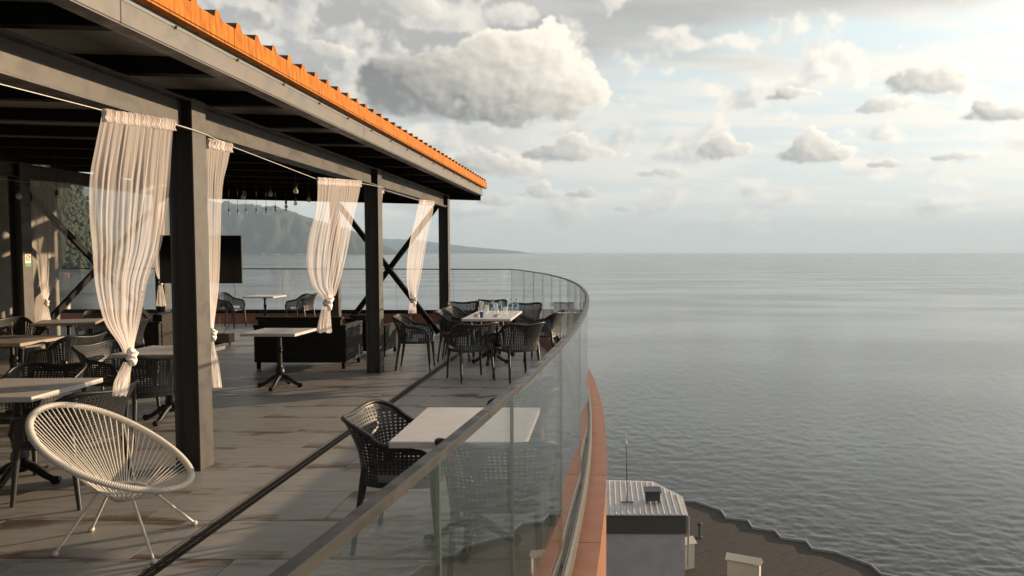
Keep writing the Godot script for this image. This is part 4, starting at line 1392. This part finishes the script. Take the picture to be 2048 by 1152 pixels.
func make_string_chair() -> void:
	var o := thing("string_chair", "cream oval lounge chair of stretched cords on thin splayed legs", "lounge chair", Vector3(-2.94, 0, -4.36))
	var c := Vector3(-0.02, 0.60, 0)
	var up := Vector3(-cos(0.53), sin(0.53), 0)
	var side := Vector3(0, 0, 1)
	var ps := []
	var rim_n := 64
	var rim_at := func(a: float) -> Vector3:
		# egg: broader at the head
		var ca := cos(a)
		var wd := 0.375 * (1.0 + 0.10 * ca)
		var bend := Vector3(0.0, 0.035 * (1.0 - ca * ca), 0)
		return c + up * (0.475 * ca) + side * (wd * sin(a)) - bend
	for i in rim_n:
		ps.append(rim_at.call(TAU * i / rim_n))
	var mb := MB.new()
	mb.tube(ps, [0.0185], 10, true)
	part("rim", mb.done(), M.cord_white, o)
	# cord wound round the rim
	var wrap := []
	for i in 2880:
		var t := float(i) / 2880
		var a := t * TAU
		var p: Vector3 = rim_at.call(a)
		var d: Vector3 = ((rim_at.call(a + 0.01) as Vector3) - p).normalized()
		var s := d.cross(Vector3.UP).normalized()
		var w := t * TAU * 240.0
		wrap.append(p + (s * cos(w) + d.cross(s) * sin(w)) * 0.0188)
	mb = MB.new()
	mb.tube(wrap, [0.002], 4, true)
	part("rim_winding", mb.done(), M.cord_white, o)
	# cords down to the little ring at the bottom
	var foot := Vector3(0.02, 0.275, 0)
	for i in 72:
		var a := TAU * (i + 0.5) / 72
		var p: Vector3 = rim_at.call(a)
		var e := foot + Vector3(-cos(a) * 0.05, 0.004 * sin(i * 2.0), sin(a) * 0.05)
		var mid := p.lerp(e, 0.5) + Vector3(0, -0.015, 0)
		mb = MB.new()
		mb.tube([p, mid, e], [0.0034], 6)
		part("cord", mb.done(), M.cord_white, o)
	var ring := []
	for i in 20:
		var a := TAU * i / 20
		ring.append(foot + Vector3(cos(a) * 0.05, 0, sin(a) * 0.05))
	mb = MB.new()
	mb.tube(ring, [0.008], 8, true)
	part("bottom_ring", mb.done(), M.white_rod, o)
	# frame: hoop under the basket and four legs
	var hoop := []
	for i in 28:
		var a := TAU * i / 28
		hoop.append(Vector3(0.025 + cos(a) * 0.125, 0.335 - 0.02 * cos(a), sin(a) * 0.12))
	mb = MB.new()
	mb.tube(hoop, [0.008], 8, true)
	part("hoop", mb.done(), M.white_rod, o)
	var feet := [Vector3(-0.264, 0, 0.195), Vector3(-0.313, 0, -0.179), Vector3(0.382, 0, 0.301), Vector3(0.28, 0, -0.292)]
	for f: Vector3 in feet:
		var d := Vector3(f.x - 0.03, 0, f.z).normalized()
		var tp := Vector3(0.025 + d.x * 0.122, 0.335 - 0.02 * d.x, d.z * 0.117)
		mb = MB.new()
		mb.tube([tp, f + Vector3(0, 0.014, 0)], [0.008, 0.008], 8)
		var lg := part("leg", mb.done(), M.white_rod, o)
		mb = MB.new()
		mb.lathe([Vector2(0.0, 0.0), Vector2(0.012, 0.002), Vector2(0.018, 0.012), Vector2(0.016, 0.024), Vector2(0.0, 0.032)], f, 12)
		part("foot_ball", mb.done(), M.cord_white, lg)

func make_sofas() -> void:
	for q in [["long black woven sofa seen from behind, in the middle of the pavilion", Vector3(-4.6, 0, -11.35), PI, 1.42, 0.80], ["black woven armchair half hidden behind the second column", Vector3(-4.05, 0, -12.65), PI, 0.75, 0.66], ["black woven sofa below the television", Vector3(-8.0, 0, -13.0), -PI / 2.0 - 0.05, 1.1, 0.70]]:
		var o := thing("sofa" if q[3] > 1.0 else "lounge_armchair", q[0], "sofa" if q[3] > 1.0 else "armchair", q[1], q[2])
		var w: float = q[3]
		var h: float = q[4]
		# front is +z; the back leans on -z... the part towards -z is the backrest
		var mb := MB.new()
		for k in 26:
			mb.box(Vector3(0, 0.10 + (h - 0.14) * (k + 0.5) / 26.0, -0.36), Vector3(w - 0.16, (h - 0.14) / 26.0 * 0.9, 0.07 + 0.004 * (k % 2)), 0.004)
		part("back_panel", mb.done(), M.wicker, o)
		mb = MB.new()
		mb.box(Vector3(0, h - 0.02, -0.36), Vector3(w - 0.1, 0.04, 0.11), 0.012)
		part("back_rail", mb.done(), M.wicker, o)
		for s: float in [-1.0, 1.0]:
			mb = MB.new()
			for k in 20:
				mb.box(Vector3(s * (w / 2.0 - 0.05), 0.10 + (h - 0.26) * (k + 0.5) / 20.0, 0.0), Vector3(0.08 + 0.004 * (k % 2), (h - 0.26) / 20.0 * 0.9, 0.76), 0.004)
			mb.box(Vector3(s * (w / 2.0 - 0.05), h - 0.14, 0.0), Vector3(0.10, 0.035, 0.80), 0.012)
			part("arm", mb.done(), M.wicker, o)
			for z: float in [-0.34, 0.34]:
				mb = MB.new()
				mb.box(Vector3(s * (w / 2.0 - 0.06), 0.05, z), Vector3(0.05, 0.1, 0.05), 0.004)
				part("leg", mb.done(), M.black_steel, o)
		mb = MB.new()
		mb.box(Vector3(0, 0.20, 0.02), Vector3(w - 0.2, 0.2, 0.70), 0.01)
		part("seat_frame", mb.done(), M.wicker, o)
		mb = MB.new()
		mb.box(Vector3(0, 0.36, 0.03), Vector3(w - 0.21, 0.12, 0.66), 0.03)
		part("seat_cushion", mb.done(), M.cushion, o)
		mb = MB.new()
		mb.box(Vector3(0, 0.56, -0.24), Vector3(w - 0.22, 0.3, 0.14), 0.04, Basis(Vector3.RIGHT, -0.18))
		part("back_cushion", mb.done(), M.cushion, o)

func make_television() -> void:
	var o := thing("television", "large dark flat television on a wheeled stand", "television", Vector3(-7.42, 0, -13.55))
	var mb := MB.new()
	mb.box(Vector3(0, 1.645, 0.15), Vector3(1.52, 0.885, 0.035), 0.004)
	part("casing", mb.done(), M.socket, o)
	mb = MB.new()
	mb.box(Vector3(0, 1.652, 0.1688), Vector3(1.49, 0.845, 0.002))
	part("screen", mb.done(), M.screen, o)
	mb = MB.new()
	mb.bar(Vector3(-0.05, 0.06, 0), Vector3(-0.05, 1.7, 0.08), 0.09, 0.05, 0.004, Vector3.RIGHT)
	part("post", mb.done(), M.black_steel, o)
	for s: float in [-1.0, 1.0]:
		mb = MB.new()
		mb.bar(Vector3(-0.05 + s * 0.02, 0.75, 0), Vector3(-0.05 + s * 0.32, 0.07, 0.05), 0.035, 0.035, 0.003)
		part("strut", mb.done(), M.black_steel, o)
		mb = MB.new()
		mb.bar(Vector3(-0.05 + s * 0.30, 0.075, -0.36), Vector3(-0.05 + s * 0.30, 0.075, 0.36), 0.05, 0.03, 0.003)
		part("base_bar", mb.done(), M.black_steel, o)
		for z: float in [-0.34, 0.34]:
			mb = MB.new()
			mb.tube([Vector3(-0.065 + s * 0.30, 0.03, z), Vector3(-0.035 + s * 0.30, 0.03, z)], [0.03], 12)
			part("caster", mb.done(), M.socket, o)
	mb = MB.new()
	mb.bar(Vector3(-0.35, 0.105, 0.0), Vector3(0.25, 0.105, 0.0), 0.05, 0.03, 0.003)
	part("cross_bar", mb.done(), M.black_steel, o)
	mb = MB.new()
	var cable := []
	for i in 22:
		var t := i / 21.0
		cable.append(Vector3(0.56 + 0.03 * sin(t * 11.0) - 0.16 * t * t * t, 1.21 - 0.98 * t, 0.12 - 0.05 * sin(t * 5.0)))
	mb.tube(cable, [0.004], 5)
	part("cable", mb.done(), M.socket, o)
	var bx := thing("equipment_box", "tan power box standing on the television trolley", "box", Vector3(-7.08, 0.091, -13.5))
	mb = MB.new()  # power box that the television cable runs to
	mb.box(Vector3(0, 0.085, 0), Vector3(0.30, 0.17, 0.2), 0.006)
	part("box_case", mb.done(), M.box_tan, bx)
	mb = MB.new()
	mb.box(Vector3(0, 0.171, 0), Vector3(0.30, 0.004, 0.05))
	part("top_strip", mb.done(), M.sign_white, bx)

func make_bulbs() -> void:
	var far := "small pendant bulb in the row along the rear beam"
	var list := [[Vector3(-6.81, 2.45, -8.5), "pendant bulb hanging in front of the left wall column", ""], [Vector3(-7.12, 2.49, -9.5), "pendant bulb hanging in front of the half shaded curtain", ""], [Vector3(-5.18, 2.6, -10.5), "pendant bulb under the ceiling above the rear row", "a"], [Vector3(-4.56, 2.6, -10.0), "pendant bulb under the ceiling above the rear row", "a"], [Vector3(-4.0, 2.6, -9.5), "pendant bulb under the ceiling above the rear row", "a"], [Vector3(-4.64, 2.63, -11.5), "pendant bulb under the ceiling above the rear row", "a"], [Vector3(-5.4, 2.66, -12.8), "pendant bulb under the ceiling above the rear row", "a"], [Vector3(-5.87, 2.65, -13.5), "pendant bulb under the ceiling above the rear row", "a"], [Vector3(-3.62, 2.72, -10.0), "pendant bulb above the billowing curtain by the second column", ""], [Vector3(-7.65, 2.6, -14.9), far, "b"], [Vector3(-7.47, 2.59, -14.9), far, "b"], [Vector3(-7.3, 2.6, -14.9), far, "b"], [Vector3(-7.09, 2.6, -14.9), far, "b"], [Vector3(-6.89, 2.62, -14.9), far, "b"], [Vector3(-6.7, 2.66, -14.9), far, "b"], [Vector3(-6.48, 2.66, -14.9), far, "b"]]
	var src: Dictionary = {}
	for q in list:
		var p: Vector3 = q[0]
		var o := thing("pendant_bulb", q[1], "light bulb", p, 0.0, "unlit bulbs hanging from the pavilion ceiling")
		var big := 1.0 if q[2] != "b" else 0.72
		var top := roof_y(p.x) + 0.15 - p.y
		var mb := MB.new()
		mb.tube([Vector3(0, 0.07 * big, 0), Vector3(0.004, top * 0.5, 0.003), Vector3(0, top, 0)], [0.0035], 5)
		part("flex", mb.done(), M.socket, o)
		if not src.has(big):
			var so := MB.new()
			so.lathe([Vector2(0, 0.02 * big), Vector2(0.018 * big, 0.02 * big), Vector2(0.021 * big, 0.06 * big), Vector2(0.016 * big, 0.085 * big), Vector2(0.006, 0.10 * big), Vector2(0, 0.10 * big)], Vector3.ZERO, 12)
			var gb := MB.new()
			var prof := []
			for i in 15:
				var t := i / 14.0
				prof.append(Vector2(0.031 * big * sqrt(maxf(sin(PI * pow(t, 0.8)), 0.0)) * (1.0 - 0.35 * smoothstep(0.55, 1.0, t)), (-0.062 + 0.085 * t) * big))
			gb.lathe(prof, Vector3.ZERO, 14)
			src[big] = [so.done(), gb.done()]
		part("socket", src[big][0], M.socket, o)
		part("bulb", src[big][1], M.bulb_glass, o)

func make_tableware() -> void:
	var y := 0.7505
	var bm := MB.new()
	bm.lathe([Vector2(0, 0.0), Vector2(0.03, 0.0), Vector2(0.033, 0.008), Vector2(0.031, 0.05), Vector2(0.033, 0.07), Vector2(0.033, 0.16), Vector2(0.03, 0.18), Vector2(0.016, 0.212), Vector2(0.013, 0.225), Vector2(0.0, 0.225)], Vector3.ZERO, 18)
	var body := bm.done()
	bm = MB.new()
	bm.lathe([Vector2(0.0336, 0.10), Vector2(0.034, 0.10), Vector2(0.034, 0.15), Vector2(0.0336, 0.15)], Vector3.ZERO, 18)
	var lab := bm.done()
	bm = MB.new()
	bm.lathe([Vector2(0, 0.222), Vector2(0.0155, 0.222), Vector2(0.0155, 0.238), Vector2(0, 0.24)], Vector3.ZERO, 14)
	var cap := bm.done()
	var where := [[-1.87, -12.33, "blue labelled water bottle between the wine glass and the tumblers"], [-1.70, -12.02, "shorter looking blue labelled water bottle in the middle of the dining table"], [-1.57, -12.44, "blue capped water bottle, inner one of the pair at the table's end"], [-1.475, -12.40, "blue capped water bottle, outer one of the pair at the table's end"]]
	for q in where:
		var o := thing("water_bottle", q[2], "bottle", Vector3(q[0], y, q[1]), 0.0, "plastic water bottles on the dining table")
		part("bottle_body", body, M.clear_plastic, o)
		part("bottle_label", lab, M.bottle_label, o)
		part("bottle_cap", cap, M.bottle_cap, o)
	bm = MB.new()
	bm.lathe([Vector2(0, 0.0), Vector2(0.028, 0.0), Vector2(0.036, 0.13), Vector2(0.0345, 0.13), Vector2(0.027, 0.008), Vector2(0, 0.008)], Vector3.ZERO, 16)
	var tum := bm.done()
	for q in [[-2.02, -11.95, "clear tumbler behind the snack bowl at the table's left edge"], [-1.95, -12.22, "clear tumbler beside the wine glass on the far table half"], [-2.0, -12.5, "clear tumbler standing farthest towards the far end of the table"], [-1.78, -12.2, "clear tumbler right next to the first water bottle"], [-1.62, -12.15, "clear tumbler before the pair of bottles"], [-1.60, -11.9, "clear tumbler between the middle bottle and the table's sea side edge"], [-1.9, -11.75, "clear tumbler just behind the dark blue cup"]]:
		var o := thing("tumbler", q[2], "glass", Vector3(q[0], y, q[1]), 0.0, "clear tumblers on the dining table")
		part("glass_wall", tum, M.tumbler, o)
	bm = MB.new()
	bm.lathe([Vector2(0, 0), Vector2(0.035, 0.0), Vector2(0.033, 0.004), Vector2(0.005, 0.008), Vector2(0.004, 0.085), Vector2(0.02, 0.10), Vector2(0.038, 0.13), Vector2(0.04, 0.16), Vector2(0.033, 0.205), Vector2(0.0318, 0.205), Vector2(0.0385, 0.16), Vector2(0.0365, 0.131), Vector2(0.0, 0.092)], Vector3.ZERO, 18)
	var wine := bm.done()
	for q in [[-1.74, -11.78, "wine glass by the middle water bottle"], [-2.05, -12.25, "wine glass among the tumblers on the dining table"]]:
		var o := thing("wine_glass", q[2], "wine glass", Vector3(q[0], y, q[1]))
		part("bowl_and_stem", wine, M.tumbler, o)
	bm = MB.new()
	bm.lathe([Vector2(0, 0), Vector2(0.026, 0), Vector2(0.034, 0.085), Vector2(0.0325, 0.085), Vector2(0.025, 0.005), Vector2(0, 0.005)], Vector3.ZERO, 16)
	var o2 := thing("paper_cup", "dark blue paper cup on the near dining table half", "cup", Vector3(-1.92, y, -11.5))
	part("cup_wall", bm.done(), M.cup_blue, o2)
	for q in [[-2.02, -11.62, "small bowl of snacks near the table's left edge"], [-1.70, -11.60, "small bowl of green snacks before the wine glass"]]:
		var o := thing("snack_bowl", q[2], "bowl", Vector3(q[0], y, q[1]))
		bm = MB.new()
		bm.lathe([Vector2(0, 0), Vector2(0.035, 0), Vector2(0.06, 0.035), Vector2(0.057, 0.035), Vector2(0.034, 0.006), Vector2(0, 0.006)], Vector3.ZERO, 18)
		part("bowl", bm.done(), M.plate_white, o)
		bm = MB.new()
		bm.lathe([Vector2(0.051, 0.027), Vector2(0.03, 0.038), Vector2(0, 0.042)], Vector3.ZERO, 14)
		part("snacks", bm.done(), M.food, o)

func make_sign() -> void:
	var o := thing("column_sign", "small white and green notice on the left column", "sign", Vector3(-9.2695, 1.64, -11.7))
	var mb := MB.new()
	mb.box(Vector3(0.002, 0.03, 0), Vector3(0.004, 0.15, 0.12), 0.001)
	part("plate", mb.done(), M.sign_white, o)
	mb = MB.new()
	mb.box(Vector3(0.002, -0.073, 0), Vector3(0.004, 0.05, 0.12), 0.001)
	part("green_strip", mb.done(), M.sign_green, o)
	mb = MB.new()
	var ring := []
	for i in 16:
		ring.append(Vector3(0.005, 0.035 + 0.045 * cos(TAU * i / 16), 0.04 * sin(TAU * i / 16)))
	mb.tube(ring, [0.005], 5, true)
	mb.tube([Vector3(0.005, 0.06, -0.02), Vector3(0.005, 0.04, 0.01), Vector3(0.005, 0.01, -0.008)], [0.006], 5)
	part("symbol", mb.done(), M.sign_ink, o)

# ------------------------------------------------------------------ roofs below the terrace
func make_lower_roofs() -> void:
	var tw := thing("stair_tower", "white rendered block with a pale ribbed metal roof below the terrace", "building")
	var top := -8.0
	var x0 := -1.6
	var x1 := 3.12
	var z1 := -26.75
	var plan := PackedVector2Array([Vector2(x0, z1), Vector2(x1, z1), Vector2(x1 + 0.02, -28.7), Vector2(2.1, -30.55), Vector2(x0, -30.9)])
	var mb := MB.new()
	mb.prism(plan, -14.0, top - 0.75)
	part("wall", mb.done(), M.render_wall, tw)
	mb = MB.new()
	var big := Geometry2D.offset_polygon(plan, 0.04)[0] as PackedVector2Array
	mb.prism(big, top - 0.75, top - 0.03)
	part("grey_band", mb.done(), M.grey_band, tw)
	mb = MB.new()
	mb.prism(Geometry2D.offset_polygon(plan, 0.1)[0], top - 0.03, top)
	var rf := part("roof", mb.done(), M.white_roof, tw)
	for k in 21:
		var x := x0 + 0.1 + k * 0.225
		var zb := -30.85 + (x - x0) * 0.095
		if x > 2.1:
			zb = lerpf(-30.5, -28.7, (x - 2.1) / 1.04)
		mb = MB.new()
		mb.bar(Vector3(x, top + 0.022, z1 + 0.09), Vector3(x, top + 0.022, zb), 0.055, 0.045, 0.015)
		part("rib", mb.done(), M.white_roof, rf)
	mb = MB.new()
	mb.tube([Vector3(x1 + 0.12, top - 0.1, z1 - 0.02), Vector3(x1 + 0.12, top - 2.0, z1 - 0.02)], [0.04], 8)
	part("downpipe", mb.done(), M.roof_trim, tw)
	# things on it
	var un := thing("roof_unit", "dark grey ventilation unit on the pale ribbed roof", "roof unit", Vector3(1.98, top + 0.045, -28.0))
	mb = MB.new()
	mb.box(Vector3(0, 0.26, 0), Vector3(0.58, 0.34, 0.5), 0.02)
	part("casing", mb.done(), M.unit_grey, un)
	mb = MB.new()
	mb.box(Vector3(0, 0.455, -0.05), Vector3(0.68, 0.05, 0.66), 0.015)
	part("lid", mb.done(), M.unit_grey, un)
	for s in [Vector2(-0.22, -0.18), Vector2(0.22, -0.18), Vector2(-0.22, 0.18), Vector2(0.22, 0.18)]:
		mb = MB.new()
		mb.box(Vector3(s.x, 0.045, s.y), Vector3(0.06, 0.09, 0.06))
		part("leg", mb.done(), M.unit_grey, un)
	var ma := thing("antenna_mast", "thin dark mast with a pale tip on the ribbed roof", "mast", Vector3(0.98, top + 0.045, -27.9))
	mb = MB.new()
	mb.box(Vector3(0, 0.01, 0), Vector3(0.5, 0.02, 0.12), 0.004)
	part("foot_plate", mb.done(), M.unit_grey, ma)
	mb = MB.new()
	mb.tube([Vector3(0, 0, 0), Vector3(-0.02, 1.3, 0), Vector3(-0.05, 2.3, 0)], [0.022, 0.018, 0.012], 8)
	part("pole", mb.done(), M.socket, ma)
	mb = MB.new()
	mb.lathe([Vector2(0, -0.06), Vector2(0.05, -0.02), Vector2(0.045, 0.06), Vector2(0, 0.12)], Vector3(-0.05, 2.34, 0), 10)
	mb.tube([Vector3(-0.05, 2.4, 0), Vector3(-0.06, 2.75, 0)], [0.008, 0.003], 6)
	part("tip", mb.done(), M.plate_white, ma)
	# the dark roof with its stepped edge
	var lw := thing("low_roof_building", "low building with a dark boarded roof and stepped pale edge over the water", "building")
	var ly := -12.0
	var edge := PackedVector2Array([Vector2(4.2, -39.6), Vector2(5.14, -39.46), Vector2(6.35, -38.07), Vector2(6.42, -37.0), Vector2(7.48, -36.64), Vector2(7.53, -35.64), Vector2(8.56, -35.24), Vector2(8.64, -34.36), Vector2(9.73, -33.94), Vector2(9.77, -33.07), Vector2(10.71, -32.68), Vector2(11.85, -31.31), Vector2(11.95, -30.37), Vector2(13.0, -29.9), Vector2(13.1, -28.9), Vector2(14.1, -28.4), Vector2(14.2, -27.4), Vector2(15.2, -26.9), Vector2(15.3, -22.0)])
	var full := edge.duplicate()
	full.append_array(PackedVector2Array([Vector2(15.3, -4.0), Vector2(0.4, -4.0), Vector2(-6.0, -30.0), Vector2(-6.0, -39.6)]))
	mb = MB.new()
	mb.prism(full, SEA_Y - 1.0, ly - 0.18)
	part("wall", mb.done(), M.grey_band, lw)
	mb = MB.new()
	mb.prism(Geometry2D.offset_polygon(full, 0.06)[0], ly - 0.17, ly - 0.03)
	var deck := part("roof_deck", mb.done(), M.bitumen, lw)
	# boards laid towards the water
	var bn := 0
	for k in 30:
		var xa := -6.0 + k * 0.75
		var rect := PackedVector2Array([Vector2(xa + 0.008, -40.0), Vector2(xa + 0.742, -40.0), Vector2(xa + 0.742 , -3.0), Vector2(xa + 0.008, -3.0)])
		var turned := PackedVector2Array()
		for p in rect:
			turned.append((p - Vector2(6.0, -30.0)).rotated(0.95) + Vector2(6.0, -30.0))
		for poly: PackedVector2Array in Geometry2D.intersect_polygons(turned, full):
			mb = MB.new()
			mb.prism(poly, ly - 0.03, ly + 0.002 * (bn % 3))
			bn += 1
			part("roof_board", mb.done(), M.bitumen, deck)
	for i in edge.size() - 1:
		mb = MB.new()
		var a := Vector3(edge[i].x, ly + 0.05, edge[i].y)
		var b := Vector3(edge[i + 1].x, ly + 0.05, edge[i + 1].y)
		mb.bar(a, b, 0.06, 0.14, 0.006)
		part("edge_trim", mb.done(), M.roof_trim, lw)
	# chimneys and vents on it
	var cams := [[Vector3(3.68, ly, -31.2), 0.45, Vector3(0.55, 1.15, 0.5), "small cream chimney close to the white block"], [Vector3(6.0, ly, -30.0), -0.42, Vector3(1.35, 0.85, 0.36), "long cream chimney with a ridged cap on the dark roof"]]
	for q in cams:
		var ch := thing("chimney", q[3], "chimney", q[0], q[1])
		var s: Vector3 = q[2]
		mb = MB.new()
		mb.box(Vector3(0, s.y / 2.0, 0), s, 0.01)
		part("stack", mb.done(), M.cream_vent, ch)
		mb = MB.new()
		var hx := s.x / 2.0 + 0.08
		var hz := s.z / 2.0 + 0.1
		mb.face(Vector3(-hx, s.y, hz), Vector3(hx, s.y, hz), Vector3(hx, s.y + 0.2, 0), Vector3(-hx, s.y + 0.2, 0), Vector3(0, 1, 1))
		mb.face(Vector3(-hx, s.y, -hz), Vector3(hx, s.y, -hz), Vector3(hx, s.y + 0.2, 0), Vector3(-hx, s.y + 0.2, 0), Vector3(0, 1, -1))
		mb.face(Vector3(-hx, s.y - 0.02, hz), Vector3(hx, s.y - 0.02, hz), Vector3(hx, s.y - 0.02, -hz), Vector3(-hx, s.y - 0.02, -hz), Vector3.DOWN)
		part("cap", mb.done(), M.cream_vent, ch)
	var vp := thing("vent_pipe", "short dark vent pipe standing alone on the dark roof", "vent pipe", Vector3(4.73, ly, -34.5))
	mb = MB.new()
	mb.lathe([Vector2(0.0, 0.0), Vector2(0.16, 0.0), Vector2(0.16, 0.04), Vector2(0.06, 0.08), Vector2(0.06, 0.62), Vector2(0.0, 0.62)], Vector3.ZERO, 12)
	part("pipe", mb.done(), M.unit_grey, vp)
	mb = MB.new()
	mb.lathe([Vector2(0.0, 0.60), Vector2(0.12, 0.60), Vector2(0.12, 0.72), Vector2(0.0, 0.80)], Vector3.ZERO, 12)
	part("cowl", mb.done(), M.unit_grey, vp)

func _ready() -> void:
	make_camera()
	make_light()
	make_materials()
	make_sea()
	make_hills()
	make_terrace()
	make_balustrade()
	make_pavilion()
	make_shade_wall()
	make_lower_roofs()
	make_curtains()
	make_tables()
	make_chairs()
	make_string_chair()
	make_sofas()
	make_television()
	make_bulbs()
	make_tableware()
	make_sign()
